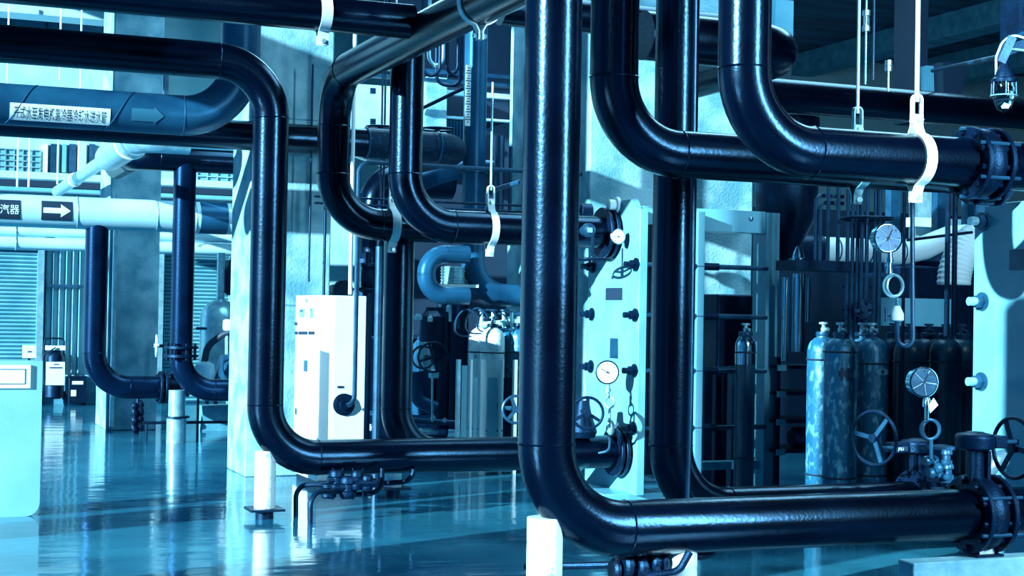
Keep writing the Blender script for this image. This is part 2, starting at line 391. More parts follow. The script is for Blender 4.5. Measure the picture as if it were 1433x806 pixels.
# corrugated wall panels between the shutters, each rib one panel
a, b = WB(61, 345, 117, 525)
for k in range(6):
    x0 = a[0]+(b[0]-a[0])*k/6; x1 = a[0]+(b[0]-a[0])*(k+1)/6
    st(MB().prism([(x0+.01, YW-.003, .5), (x0+.03, YW-.09, .5), (x1-.07, YW-.09, .5), (x1-.04, YW-.003, .5)], (0, 0, b[2]-.5)).build('wall_panel', (GALV, TEAL)[k % 2], smooth=20))
st(wbox('trim_9', STEEL, 61, 398, 117, 402, .09, .03))
# low strip under panels
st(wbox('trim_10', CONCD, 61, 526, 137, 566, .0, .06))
# upper gallery windows with grid and posts
def grid_window(i, x0, y0, x1, y1, nx, ny, gm, label=None):
    a, b = WB(x0, y0, x1, y1, 0, .05)
    o = MB().mm((a[0], YW-.03, a[2]), (b[0], YW-.01, b[2])).build('window_%d' % i, gm, loc=(a[0], YW, a[2])); st(o)
    if label: o['label'] = label
    for k in range(nx+1):
        x = a[0]+(b[0]-a[0])*k/nx; MB().mm((x-.010, YW-.05, a[2]), (x+.010, YW-.02, b[2])).build('mullion', GALV, o)
    for k in range(ny+1):
        z = a[2]+(b[2]-a[2])*k/ny; MB().mm((a[0], YW-.055, z-.010), (b[0], YW-.02, z+.010)).build('glazing_bar', GALV, o)
    return o
grid_window(1, -55, 208, 56, 240, 9, 4, SHUT)
grid_window(2, 275, 238, 345, 268, 5, 3, SHUT)
for k, (x0, x1, mm_) in enumerate(((60, 66, WHITE), (70, 84, STEEL), (86, 92, TEAL), (96, 106, STEEL), (108, 120, PALE), (124, 132, STEEL))):
    st(wbox('wall_panel', mm_, x0, 202, x1, 242, .0, .08))
# gallery: white edge beam, ink box painting the shade of the void, lower edge beam
def xbeam(name, mt, px0, px1, py, d, hh, ww, label=None, cat=None, kind=None, pref=None):
    """a beam running along X through pixel (pref, py) at depth d"""
    p = P(pref if pref is not None else (px0+px1)/2, py, d); a = on(p, X, px=px0); b = on(p, X, px=px1)
    o = MB().mm((a.x, p.y-ww/2, p.z-hh/2), (b.x, p.y+ww/2, p.z+hh/2)).build(name, mt, loc=(a.x, p.y, p.z)); return tag(o, label, cat, None, kind)
xbeam('gallery_beam', PALE, -90, 330, 247, 22.6, .10, .3, 'pale steel edge beam of the gallery above the arrow pipe', 'beam', pref=60)
st(wbox('trim_11', INK, -70, 249, 345, 268, .0, .5))  # solid box, the darkness below the gallery is put into its colour
xbeam('gallery_beam', TEAL, -90, 330, 268, 22.3, .05, .25, 'thin blue lower beam under the pale gallery beam', 'beam', pref=100)
# upper left crane beam and dark glazing behind it
xbeam('crane_beam', PALE, -90, 166, 17, 21.0, .13, .5, 'pale steel crane beam under the roof at top left', 'beam', pref=40)
st(wbox('window_3', WALLD, -70, 14, 152, 47, .0, .06))
for px in (15, 66): st(wbox('trim_12', INK, px-1, 16, px+1, 45, .06, .03))
st(wbox('trim_13', STEEL, 228, 90, 234, 200, .0, .1))
st(wbox('trim_14', WALLD, 190, 190, 350, 236, .0, .1))
# ---- the small railing and rods left of the columns
RODS = ['leftmost of four thin white rods above the arrow pipe', 'second of four thin white rods above the arrow pipe', 'third of four thin white rods above the arrow pipe, with a hook', 'rightmost of four thin white rods above the arrow pipe', 'short white rod above the label pipe near the left edge', 'short white rod over the gap between the two seams of the label pipe', 'white rod over the right half of the white label strip', 'upper white rod end before the pale corner under the top pipe', 'white rod above the blue arrow on the big pipe', 'white rod above the bend of the label pipe']
for k, (px, py0, py1) in enumerate(((27, 190, 262), (43, 190, 262), (83, 196, 258), (112, 198, 240), (13, 92, 120), (86, 98, 112), (115, 98, 125), (178, 20, 48), (177, 100, 132), (218, 102, 132))):
    a = P(px, py0-60 if py0 > 150 else -5, 20.5); b = P(px, py1, 20.5)
    tag(MB().tube([a, Vector((a.x, a.y, b.z))], .012, 6).build('ceiling_rod', WHITE, loc=(a.x, a.y, b.z)), RODS[k], 'rod', 'thin white rods in the left bay')

# ================================================================ main black pipes
# A: nearest pipe
VA = P(765, 600, 7.45); zA = hz(VA, 1100, 730)
endA = on(at(VA, zA), X, px=1353)
RA = pipe_run('process_pipe', 'nearest black pipe, dropping full height in the middle and turning right along the bottom', [at(VA, ZC-.01), at(VA, zA), endA], .28, .43)
def valve_body(r, c, ax, R_, L_):
    """wafer valve between two flanges, a stub pipe beyond"""
    c = Vector(c)
    flange(r, c, ax, R_, .03, 10); 
    MB().lathe(c+ax*.03, ax, [(0, R_*.86), (L_*.2, R_*.92), (L_*.5, R_*.95), (L_*.8, R_*.92), (L_, R_*.86)], 36).build('valve_body', DARK, r)
    for k in range(6):
        a = .5+k*PI/3; _, u, v = frame(ax); p = c+(u*math.cos(a)+v*math.sin(a))*R_*.93
        MB().tube([p-ax*.05, p+ax*(L_+.12)], .011, 8).build('tie_bolt', STEEL, r)
    flange(r, c+ax*(L_+.06), ax, R_, .03, 10)
def gear_top(r, c, h, wheel_side=-1, wR=.125, boxw=.26, stem=.12, sp_m=None):
    """stem, gearbox and handwheel on top of a valve at c"""
    c = Vector(c)
    MB().cyl(c, c+Z*stem, .05, n=20).build('stem_neck', DARK, r)
    for sx in (-1, 1):
        MB().beam(c+X*.055*sx-Y*.04, c+X*.055*sx-Y*.04+Z*stem, .022, .03).build('bracket', DARK, r)
    g = MB().lathe(c+Z*stem, Z, [(0, .07), (.012, .105), (.075, .11), (.09, .10), (.10, .05), (.104, .045)], 28)
    g.mm(c+Vector((wheel_side*.10, -.055, stem+.012)), c+Vector((wheel_side*(boxw-.02), .045, stem+.08)))
    gb = g.build('gearbox', DARK, r, bevel=.004)
    s = c+Vector((wheel_side*(boxw-.03), -.03, stem+.046))
    e = s+X*wheel_side*.10
    MB().cyl(s, e, .013, n=12).build('drive_shaft', STEEL, r)
    return gb, e
valve_body(RA, endA+X*.012, X, .215, .10)
eA = endA+X*.20; eA2 = on(eA, X, px=1500)
MB().tube([eA, eA2], .14, 40).build('straight_section', BLACK, RA, smooth=50)
gA, wA = gear_top(RA, endA+Vector((.05, 0, .19)), 0, +1, boxw=.20, stem=.16)
wc = P(1413, 627, proj(wA)[2]-.05)
wc = P(1418, 627, proj(wA)[2]+.05); MB().cyl(wA, at(wc, wA.z), .014, n=10).build('drive_shaft', STEEL, RA)
handwheel(RA, wc, X, .168, DARK, 3, .05, GREYP, .012, a0=.1)
# A3 and A2, upper right
VA3 = P(1042, 60, 7.85); z3 = hz(VA3, 1250, 221); e3 = on(at(VA3, z3), X, px=1352)
R3 = pipe_run('process_pipe', 'black pipe dropping from the ceiling at upper right and turning right through the white clamp', [at(VA3, ZC-.01), at(VA3, z3), e3], .273, .41)
valve_body(R3, e3+X*.012, X, .20, .10)
MB().tube([e3+X*.19, on(e3, X, px=1520)], .137, 36).build('straight_section', BLACK, R3, smooth=50)
VA2 = P(860, 60, 8.55); z2 = hz(VA2, 1000, 219); e2 = on(at(VA2, z2), X, px=1362)
R2 = pipe_run('process_pipe', 'black pipe with upper weld right of the nearest pipe, turning right behind its neighbour', [at(VA2, ZC-.01), at(VA2, z2), e2], .273, .41)
valve_body(R2, e2+X*.012, X, .20, .10)
# A4
VA4 = P(944, 300, 9.55); z4 = hz(VA4, 1200, 705); e4 = on(at(VA4, z4), X, px=1275)
R4 = pipe_run('process_pipe', 'straight tall black pipe turning right low down behind the nearest pipe', [at(VA4, ZC-.01), at(VA4, z4), e4], .273, .41)
valve_body(R4, e4+X*.012, X, .21, .08)
gear4, w4 = gear_top(R4, e4+Vector((.04, 0, .19)), 0, -1, boxw=.24, stem=.13)
wc = P(1223, 613, proj(w4)[2]-.05); MB().cyl(w4, wc, .014, n=10).build('drive_shaft', STEEL, R4)
handwheel(R4, wc, Vector((.95, .31, 0)), .176, DARK, 3, .05, STEEL, .0115, a0=1.2)
pl = MB().mm(e4+Vector((-.17, -.0605, .345)), e4+Vector((-.075, -.0555, .375))); pl.build('name_plate', INK, gear4)
vs, fs = text_mesh('JFSU', .032); MB().add([e4+Vector((-.155+v.x*.75, -.062, .35+v.y*.9)) for v in vs], fs).build('lettering', DIAL, gear4)
thin('conduit', 'thin dark vertical conduit just in front of the tall straight pipe', [at(P(966, 300, 9.2), ZC), P(966, 560, 9.2)*1.0-Z*0, at(P(966, 300, 9.2), .0)], .014, STEEL)
# B
VB = P(375, 380, 11.6); zB1 = hz(VB, 160, 74); zB2 = hz(VB, 580, 637.5)
# exchanger 1 face plane
XP = P(893, 500, 12.5)
eB = Vector((XP.x-.02, VB.y, zB2))
RB = pipe_run('process_pipe', 'black pipe coming in from the left, dropping beside the white-faced column and turning right', [on(at(VB, zB1), X, px=-90), at(VB, zB1), at(VB, zB2), eB], .273, .41)
flange(RB, eB-X*.02, X, .205, .03, 10); flange(RB, eB-X*.07, X, .205, .03, 10, bolts=False)
# C, D, E
VC = P(569, 150, 12.3); zC = hz(VC, 680, 319)
eC = Vector((XP.x-.02, VC.y, zC))
RC = pipe_run('process_pipe', 'black pipe dropping below the slanting pipe and turning right at mid height', [at(VC, P(569, 40, 12.3).z), at(VC, zC), eC], .273, .41)
flange(RC, eC-X*.02, X, .215, .03, 10); flange(RC, eC-X*.08, X, .215, .03, 10, bolts=False)
VD = P(467, 200, 12.75)
q = on(at(VD, 3.5), -Y, px=560); zD1 = on(q, Z, py=61).z
zD2 = hz(VD, 520, 314)
D0 = on(at(VD, zD1), -Y, px=790)
VE = on(at(VD, zD2), X, px=556); 
RD = pipe_run('process_pipe', 'black pipe slanting in from the top, turning down and then right behind the left strap', [D0, at(VD, zD1), at(VD, zD2), VE+X*.35], .273, .41)
VE2 = P(557, 450, 13.05); zE = hz(VE2, 660, 633)
RE = pipe_run('process_pipe', 'black pipe dropping beside the white cabinet to the low run', [at(VE2, zD2+.05), at(VE2, zE), on(at(VE2, zE), X, px=800)], .262, .39)
# F top left
PF = P(470, 21, 10.35); f0 = on(PF, X, px=-90)
q2 = on(D0, Y, px=640)
MBf = pipe_run('process_pipe', 'black pipe crossing the very top at left and joining the slanting pipe', [f0, Vector((D0.x-.10, PF.y, PF.z))], .235)
# H label pipe, I
PH_ = P(150, 155, 12.9); VH = on(PH_, X, px=335)
RH = pipe_run('label_pipe', 'large blue-grey pipe with the white label strip and an arrow, rising behind the bend', [on(PH_, X, px=-90), at(VH, PH_.z), at(VH, ZC-.01)], .345, .50, LAG)
PI_ = P(150, 178, 13.6)
cI = on(PI_, X, px=645)
RI = pipe_run('process_pipe', 'long black pipe running level across the white-faced column', [on(PI_, X, px=-90), on(PI_, X, px=512)], .273)
RI2 = pipe_run('lagged_pipe', 'rough dark pipe end with a bend away, behind the mid-height pipes', [on(PI_, X, px=512), cI, cI+Y*1.6], .285, .3, RUST)
for px in (512, 612):
    MB().torus(on(PI_, X, px=px), X, .143, .011, 36, 6).build('weld_seam', LAG, RI2)
# K etc.
PK = P(134, 299, 18.5)
RK = pipe_run('arrow_pipe', 'fat white pipe with black arrow plate at left', [on(PK, X, px=-90), on(PK, X, px=420)], .39, m=PALE)
for px in (107, 218, 272, 322): MB().torus(on(PK, X, px=px), X, .195, .006, 36, 6).build('band', GALV, RK)
MB().tube([on(PK, X, px=278), on(PK, X, px=316)], .200, 36).build('wrap', LAG, RK)
for nm, py, r_, px0, lab in (('side_pipe', 325, .065, -80, 'slim pale pipe right under the arrow pipe'), ('side_pipe', 341.5, .090, -80, 'pale pipe with ribbed joint, lowest of three under the arrow')):
    p = P(60, py, 21.6); o = pipe_run(nm, lab, [on(p, X, px=px0), on(p, X, px=400)], r_*2, m=PALE, n=24)
    MB().torus(on(p, X, px=22), X, r_, .012, 24, 6).build('joint_band', GALV, o)
# J
pj = P(80, 268, 21.6); pj0 = on(pj, -Y, px=152); pj1 = on(pj, -Y, px=178); pj2 = on(pj, -Y, px=192)
J = T('branch_pipe', 'pale steel reducer pipe pointing away above the arrow pipe', 'pipe', pj)
MB().tube([pj, pj0+Y*.35], .075, 20).build('thin_section', GALV, J)
MB().lathe(pj0+Y*.35, -Y, [(0, .075), (.12, .1), (.3, .14), (.5, .15)], 24).build('reducer', GALV, J)
MB().tube([pj0-Y*.1, pj2+Y*.1], .15, 24).build('fat_section', GALV, J)
MB().tube(smooth_path([pj2, pj2-Y*.25, pj2-Y*.25+X*.45], .22), .15, 24).build('elbow', GALV, J)
MB().torus(pj2+Y*.4, Y, .155, .014, 28, 8).build('clamp_band', WHITE, J)
MB().torus(on(pj, -Y, px=105), Y, .08, .012, 24, 8).build('clamp_band', WHITE, J)
# M
VM = P(256, 380, 17.9); zM = hz(VM, 300, 546); zM1 = hz(VM, 256, 224)
RM = pipe_run('riser_pipe', 'dark glossy riser with a bolted clamp joint in front of the arrow pipe', [at(VM, zM1), at(VM, zM), on(at(VM, zM), X, px=430)], .262, .39, GREYP)
zc = hz(VM, 256, 492)
for dz in (-.05, .05):
    MB().cyl(at(VM, zc+dz-.015), at(VM, zc+dz+.015), .2, n=28).build('flange', DARK, RM)
bolt_ring(RM, at(VM, zc), Z, .17, 8, .018, .2)
mh0 = on(at(VM, zM1), X, px=188)
pipe_run('header_pipe', 'black header pipe above the riser with the clamp joint', [mh0+Y*1.5, mh0, on(at(VM, zM1), X, px=420)], .28, .3, BLACK)
# N
VN = P(134, 420, 18.5); zN = hz(VN, 190, 542)
eN = on(at(VN, zN), X, px=224)
RN = pipe_run('riser_pipe', 'dark pipe dropping from under the arrow pipe and bending right to a flange', [at(VN, PK.z-.1), at(VN, zN), eN], .278, .42, GREYP)
flange(RN, eN, X, .2, .03, 8); flange(RN, eN+X*.06, X, .2, .03, 8, bolts=False)
MB().tube([eN+X*.03, eN+X*.35], .12, 24).build('straight_section', DARK, RN)

# ================================================================ posts under the pipes
def post(name, label, c, r_, ztop, zpl, plr, m=WORN, foot=True):
    root = T(name, label, 'support post', (c.x, c.y, 0))
    MB().cyl((c.x, c.y, zpl), (c.x, c.y, ztop), r_, n=28).build('post_tube', m, root)
    if plr: MB().mm((c.x-plr, c.y-plr, zpl-.012), (c.x+plr, c.y+plr, zpl+.006)).build('base_plate', DARK, root)
    if foot: MB().cyl((c.x, c.y, 0), (c.x, c.y, zpl), r_*.85, n=20).build('foot', DARK, root)
    return root
post('support_post', 'chipped white round post under the bend of the nearest pipe', VA, .088, zA+.07, .06, .16)
post('support_post', 'white round post on a black plate under the bend beside the column', VB+X*.01, .080, zB2+.06, .075, .13)
post('support_post', 'short speckled post on a black plate behind the low left pipe', at(VE2, 0)-X*.02, .075, zE-.05, .085, .125)
pm = post('support_post', 'pale round post with a mid collar under the riser with the clamp joint', P(249, 500, 17.9), .098, zM, .30, 0, GALV, False)
c = P(249, 500, 17.9); MB().cyl((c.x, c.y, 0), (c.x, c.y, .30), .115, n=24).build('sleeve', GALV, pm); MB().cyl((c.x, c.y, .29), (c.x, c.y, .31), .15, n=24).build('collar', DARK, pm)
c = on(at(VA, zA), X, px=957); post('support_post', 'white post under the long run of the nearest pipe at bottom', c, .07, zA-.08, .05, .12)
# concrete plinth lower right and the valve's leg on it
a = PZ(1279, 788, .30); b = on(a, Y, px=1256)
pl = tag(MB().mm((a.x, a.y, 0), (a.x+3.0, b.y, .30)).build('concrete_plinth', CONC, loc=(a.x, a.y, 0), bevel=.01), 'low concrete plinth under the valve of the nearest pipe', 'plinth')
c = endA+X*.10; root = T('valve_stand', 'short steel leg carrying the valve of the nearest pipe on the plinth', 'stand', (c.x, c.y, .30))
MB().mm((c.x-.05, c.y-.05, .31), (c.x+.05, c.y+.05, zA-.13)).build('leg', WORN, root); MB().mm((c.x-.09, c.y-.08, .30), (c.x+.09, c.y+.08, .315)).build('base_plate', DARK, root)
MB().mm((c.x+.05, c.y-.03, .315), (c.x+.10, c.y+.03, zA-.13)).build('stiffener', DARK, root)

# small black drain pipework under pipes
def fat(p, ax, L_, r_): return MB().lathe(Vector(p)-Vector(ax).normalized()*L_/2, ax, [(0, r_*.8), (L_*.12, r_), (L_*.3, r_), (L_*.36, r_*.65), (L_*.64, r_*.65), (L_*.7, r_), (L_*.88, r_), (L_, r_*.8)], 12)
def ppath(L): return [P(*q) for q in L]
g = PZ(434, 733); d0 = proj(g)[2]
root = T('drain_pipework', 'small black valves and bent drain pipes under the low left pipe', 'pipework', g)
g1 = PZ(414, 721); d1 = proj(g1)[2]
for pts in ([g1, P(414, 678, d1), P(475, 677, 11.7)], [g, P(434, 687, d0), P(480, 688, 11.6)], [P(478, 693, 11.7), P(534, 690, 11.7), P(535, 655, 11.7)], [P(500, 678, 11.9), P(578, 674, 11.9), P(579, 658, 11.9)]):
    thin('drain_pipe', None, pts, .020, DARK, rb=.11, parent=root)
for px, py, r_, L_ in ((460, 686, .06, .10), (471, 672, .06, .13), (487, 682, .065, .14), (500, 672, .05, .12), (514, 676, .045, .1)):
    o = fat(P(px, py, 11.6), Z, L_*1.2, r_).build('valve', DARK, root); MB().cyl(P(px, py, 11.6)-X*.07, P(px, py, 11.6)+X*.07, .035, n=8).build('valve_cap', DARK, o)
for px in (466, 480, 494, 508): MB().cyl(P(px, 655, 11.62), P(px, 699, 11.62), .007, n=8).build('stud', DARK, root)
root = T('drain_pipework', 'small black valves and bent drain pipe under the nearest pipe at bottom edge', 'pipework', PZ(880, 850))
for pts in ([P(735, 793, 8.1), P(870, 790, 7.9)], [P(860, 785, 7.7), P(985, 778, 7.8), P(1000, 772, 7.8)], [P(905, 806, 7.6), P(950, 800, 7.6), P(965, 772, 7.6)]):
    thin('drain_pipe', None, pts, .020, DARK, rb=.08, parent=root)
for px, py, r_, L_ in ((868, 797, .06, .10), (885, 790, .07, .12), (905, 792, .06, .12), (921, 786, .05, .09)):
    o = fat(P(px, py, 7.7), X, L_, r_).build('valve', DARK, root); MB().cyl(P(px, py, 7.7)-Z*.1, P(px, py, 7.7)+Z*.06, .02, n=8).build('valve_cap', DARK, o)
MB().cyl(P(897, 800, 7.7), at(P(897, 800, 7.7), 0), .02, n=10).build('drain_pipe', DARK, root)

# ================================================================ hangers
def onrun(V, z, px): return on(at(V, z), X, px=px)
hanger('pipe_hanger', 'bright white clamp strap with shackle and rod on the upper right pipe', onrun(VA3, z3, 1282), .137, ztop=ZC, rod_r=.012, sw=.062, m=WHITE)
hanger('pipe_hanger', 'thinner hanger rod and strap left of the bright white clamp', onrun(VA2, z2, 1199), .137, ztop=ZC, rod_r=.010, sw=.055, m=GALV, rod_m=WHITE)
cD = on(D0, Y, px=672)
hanger('pipe_hanger', 'pale strap on the slanting pipe at the top centre', cD, .137, ax=Y, ztop=ZC, sw=.06, m=WHITE)
cC = onrun(VC, zC, 686)
hanger('pipe_hanger', 'pale strap with a long thin rod on the mid-height pipe left of the nearest pipe', cC, .137, ztop=cD.z-.05, rod_r=.010, sw=.06, m=WHITE, rod_m=GALV)
hanger('pipe_hanger', 'pale strap between the two mid-height bends', onrun(VD, zD2, 549), .137, ztop=ZC, rod_r=.010, sw=.075, m=WHITE)
cF = on(PF, X, px=452)
hanger('pipe_hanger', 'white strap on the top left pipe above the pale column', cF, .118, ztop=ZC, sw=.075, m=WHITE)

# rods in the upper part
def rod(px, d, py1, r_, lab, m=WHITE, buckle=None, py0=None):
    a = P(px, py1, d); root = T('ceiling_rod', lab, 'rod', a)
    MB().cyl(a, at(a, ZC if py0 is None else P(px, py0, d).z), r_, n=8).build('rod', m, root)
    if buckle:
        z0, z1 = P(px, buckle[1], d).z, P(px, buckle[0], d).z
        for s_ in (-1, 1): MB().cyl(at(a, z0)+X*s_*.02, at(a, z1)+X*s_*.02, .007, n=6).build('turnbuckle', m, root)
        for z in (z0, z1): MB().cyl(at(a, z-.02), at(a, z+.02), .03, n=8).build('nut', m, root)
    return root
rod(490, 13.9, 412, .019, 'long white rod running down to the white cabinet')
rod(1211, 11.6, 118, .009, 'thin rod with a turnbuckle right of the thinner hanger rod', GALV, (18, 40))
rod(1222, 11.9, 112, .009, 'thinnest dark blue rod beside the turnbuckle rod', STEEL)
rod(1243, 12.3, 128, .010, 'short rod with a pale clip above the long black pipe at upper right', GALV, (88, 96), 86)

# ================================================================ control cabinet
a = near(447, 13.6); bR = on(at(a, 1.6), X, px=513); bL = on(at(a, 1.6), Y, px=414); zt = on(at(a, 1.6), Z, py=413).z
cab = T('control_cabinet', 'tall white control cabinet beside the pale column', 'cabinet', (a.x, a.y, 0))
MB().mm((a.x, a.y, .06), (bR.x, bL.y, zt)).build('body', WHITE, cab, bevel=.008)
MB().mm((a.x+.03, a.y+.03, 0), (bR.x-.03, bL.y-.03, .06)).build('base', DARK, cab)
def onL(name, m, x0, y0, x1, y1, par, t=.012, off=0):
    p = PX(x0, (y0+y1)/2, a.x); q = PX(x1, (y0+y1)/2, a.x); xm = (x0+x1)/2; u = PX(xm, y0, a.x); v = PX(xm, y1, a.x)
    return MB().mm((a.x-t-off, p.y, v.z), (a.x-off, q.y, u.z)).build(name, m, par)
door = onL('door', WHITE, 415.5, 488, 446, 668, cab, .01)
onL('panel', WHITE, 415.5, 418, 446, 479, cab, .01)
onL('vent', STEEL, 427, 504, 432, 520, door, .004, .01); onL('door_handle', STEEL, 415.5, 571, 417, 580, door, .01, .01)
for x0, x1, y0, y1, nm, mt in ((421, 428, 432, 444, 'meter', TEAL), (436, 440, 431, 445, 'meter', TEAL), (429, 433, 418, 423, 'badge', GALV)):
    o = onL(nm, mt, x0, y0, x1, y1, cab, .005, .01)
    if nm == 'meter': onL('meter_scale', INK, x0+1, y0+2, x1-2, y0+4, o, .003, .015)
for px, py in ((417.5, 453), (418, 466), (423, 466), (427.5, 466), (431.5, 466), (437, 466), (441.5, 466)):
    p = PX(px, py, a.x); MB().cyl(p-X*.01, p-X*.035, .016, n=10).build('button', INK, cab)
p = PY(481, 566, a.y)
gl = MB().lathe(p, -Y, [(0, .10), (.015, .10), (.018, .085), (.03, .085), (.035, .05), (.05, .045)], 26).build('cable_gland', DARK, cab); bolt_ring(gl, p-Y*.015, -Y, .082, 8, .007, .02)
for o in [o for o in gl.children]: o.name = 'screw'
s0 = PY(472, 540, a.y); s1 = PY(480, 543, a.y); MB().mm((s0.x, a.y-.006, s1.z), (s1.x, a.y, s0.z)).build('slot', INK, cab)
# rail that runs from the exchanger and drops to the cabinet
dR = proj(p)[2]-.05
r1 = P(496, 560, dR); r0 = at(r1, P(496, 226, dR).z); rr1 = on(r0, X, px=842)
thin('rail_pipe', 'slim blue-grey pipe running level, then bending down to the cabinet front', [rr1, r0, at(r1, p.z+.02), Vector((p.x+.02, r1.y, p.z+.0))+X*0, ], .021, STEEL, rb=.10)
for py, lab in ((284, 'thin dark pipe just above the mid-height pipe'), (293, 'second thin dark pipe just above the mid-height pipe')):
    q = P(600, py-2, 14.0+(py-284)*.03); thin('thin_pipe', lab, [on(q, X, px=440), on(q, X, px=790)], .012, DARK)

# ================================================================ left foreground pier with notice
a = PZ(55, 722); b = on(at(a, 0), X, px=-110); zt = on(a, Z, py=505).z
n = 6; rc = .10; prof = [Vector((b.x, a.y, 0))]+[Vector((a.x-rc, a.y, 0))]+[Vector((a.x-rc+rc*math.sin(PI/2*k/n), a.y, rc-rc*math.cos(PI/2*k/n))) for k in range(1, n+1)]+[Vector((a.x, a.y, zt)), Vector((b.x, a.y, zt))]
pr = tag(MB().prism(prof, (0, .16, 0)).build('concrete_block', mat('smooth_render', (.13, .36, .44), .7, c2=(.20, .44, .52), scale=1.5, bump=.1), loc=(a.x, a.y, 0)), 'waist-high pale concrete block at the left edge', 'block')
q0 = PY(-60, 509, a.y); q1 = PY(42, 543, a.y); qt = PY(20, 510.5, a.y)
nb = T('notice_board', 'white notice board with thin border on the concrete block', 'sign', (q1.x, a.y, q1.z))
MB().mm((q0.x, a.y-.02, q1.z), (q1.x, a.y-.001, qt.z)).build('board', WHITE, nb)
f_ = MB()
for k in (0,):
    x0, x1, z0, z1 = q0.x+.03, q1.x-.035, q1.z+.03, qt.z-.03
    f_.mm((x0, a.y-.023, z0), (x1, a.y-.02, z0+.006)); f_.mm((x0, a.y-.023, z1-.006), (x1, a.y-.02, z1)); f_.mm((x1-.006, a.y-.023, z0), (x1, a.y-.02, z1))
f_.build('border_line', STEEL, nb)

# ================================================================ things by the back wall, left
c = PZ(74, 568)-Y*.12; s_ = proj(c)[2]/FPX
tr = T('extinguisher_trolley', 'black wheeled extinguisher with white label by the back wall', 'extinguisher', c)
MB().lathe(c+Z*.12, Z, [(0, .10), (.03, .14), (.66, .14), (.74, .09), (.78, .045), (.84, .04)], 24).build('cylinder', DARK, tr)
MB().mm(c+Vector((-.14, -.15, .34)), c+Vector((.14, -.14, .70))).build('label_panel', WHITE, tr)
MB().mm(c+Vector((-.09, -.155, .60)), c+Vector((.10, -.15, .62))).build('label_line', STEEL, tr); MB().mm(c+Vector((-.03, -.155, .655)), c+Vector((.05, -.15, .67))).build('label_line', STEEL, tr)
MB().mm(c+Vector((-.14, -.08, .88)), c+Vector((.15, .05, .95))).build('valve_head', WORN, tr)
MB().tube(smooth_path([c+Vector((-.15, .12, .1)), c+Vector((-.15, .12, 1.06)), c+Vector((.15, .12, 1.06)), c+Vector((.15, .12, .1))], .06), .014, 8).build('handle', DARK, tr)
for sx in (-1, 1): MB().torus(c+Vector((sx*.18, .08, .12)), X, .10, .022, 24, 8).build('wheel', DARK, tr)
MB().tube(smooth_path([c+Vector((0, -.1, .92)), c+Vector((-.19, -.12, .8)), c+Vector((-.17, -.12, .35))], .08), .012, 8).build('hose', INK, tr)
def crate(px0, px1, py0, py1, m, lab, depth=.25, labels=()):
    a = PZ((px0+px1)/2, py1); u = on(a, X, px=px0); v = on(a, X, px=px1); t = on(a, Z, py=py0)
    r = T('storage_box', lab, 'box', a); MB().mm((u.x, a.y, 0), (v.x, a.y+depth, t.z)).build('body', m, r, bevel=.006)
    for (fx0, fx1, fz0, fz1) in labels:
        MB().mm((u.x+(v.x-u.x)*fx0, a.y-.006, t.z*fz0), (u.x+(v.x-u.x)*fx1, a.y, t.z*fz1)).build('paper_label', WHITE, r)
    MB().mm((u.x-.005, a.y-.004, t.z-.03), (v.x+.005, a.y+depth, t.z+.005)).build('lid', m, r)
crate(96, 120, 527, 566, DARK, 'dark bin with two white labels by the back wall', labels=((.18, .82, .72, .84), (.12, .42, .30, .52)))
crate(82, 95, 525, 562, PALE, 'pale box between the trolley extinguisher and the dark bin')
crate(122, 136, 526, 562, GALV, 'pale box right of the dark bin')
c = P(41, 492, 24.0); sb = T('switch_box', 'small white switch box in front of the left shutter', 'box', (c.x, c.y, 0))
MB().mm((c.x-.10, c.y-.05, c.z-.10), (c.x+.10, c.y+.05, c.z+.10)).build('case', WHITE, sb); MB().mm((c.x-.03, c.y-.055, c.z-.01), (c.x+.03, c.y-.05, c.z+.01)).build('switch', INK, sb); MB().cyl((c.x, c.y, 0), (c.x, c.y, c.z-.1), .02, n=8).build('stand_tube', DARK, sb)
# plate on arrow pipe: text and arrow
ck = at(PK, PK.z)
def plate_on(root, line, ax, R_, pxa, pxb, pya, pyb, m, nm):
    """curved plate on a horizontal pipe between two pixel columns / rows; returns centre, half sizes, angle"""
    xa = on(line, X, px=pxa); xb = on(line, X, px=pxb); c = (xa+xb)/2
    dc = proj(c)[2]; pc = proj(c)[1]; up = math.asin(max(-.95, min(.95, (pc-(pya+pyb)/2)/FPX*dc/R_)))
    h = abs(pyb-pya)/FPX*dc/math.cos(up*.9)
    o = wrap_panel(c, ax, R_, -(xb-xa).length/2, (xb-xa).length/2, -h/2, h/2, up).build(nm, m, root)
    return o, c, (xb-xa).length, h, up
o, c, W_, H_, up = plate_on(RK, PK, X, .196, 56, 99, 282, 310, INK, 'arrow_plate')
vs, fs = arrow_mesh(W_*.88, H_*.66, .2, .36)
MB().add(wrap(vs, c, X, .203, up), fs).build('arrow', WHITE, o)
o, c, W_, H_, up = plate_on(RK, PK, X, .196, -60, 27, 279, 307, INK, 'name_plate')
vs, fs = text_mesh('汽器', .235); 
xe = c.x+W_/2; mx = max(v.x for v in vs); my = (max(v.y for v in vs)+min(v.y for v in vs))/2
wx = mx-min(v.x for v in vs); wy = max(v.y for v in vs)-min(v.y for v in vs)
vs2 = [Vector(((v.x-mx)*.215/wx+W_/2-.015, (v.y-my)*.115/wy, 0)) for v in vs]
MB().add(wrap(vs2, c, X, .202, up), fs).build('lettering', WHITE, o)
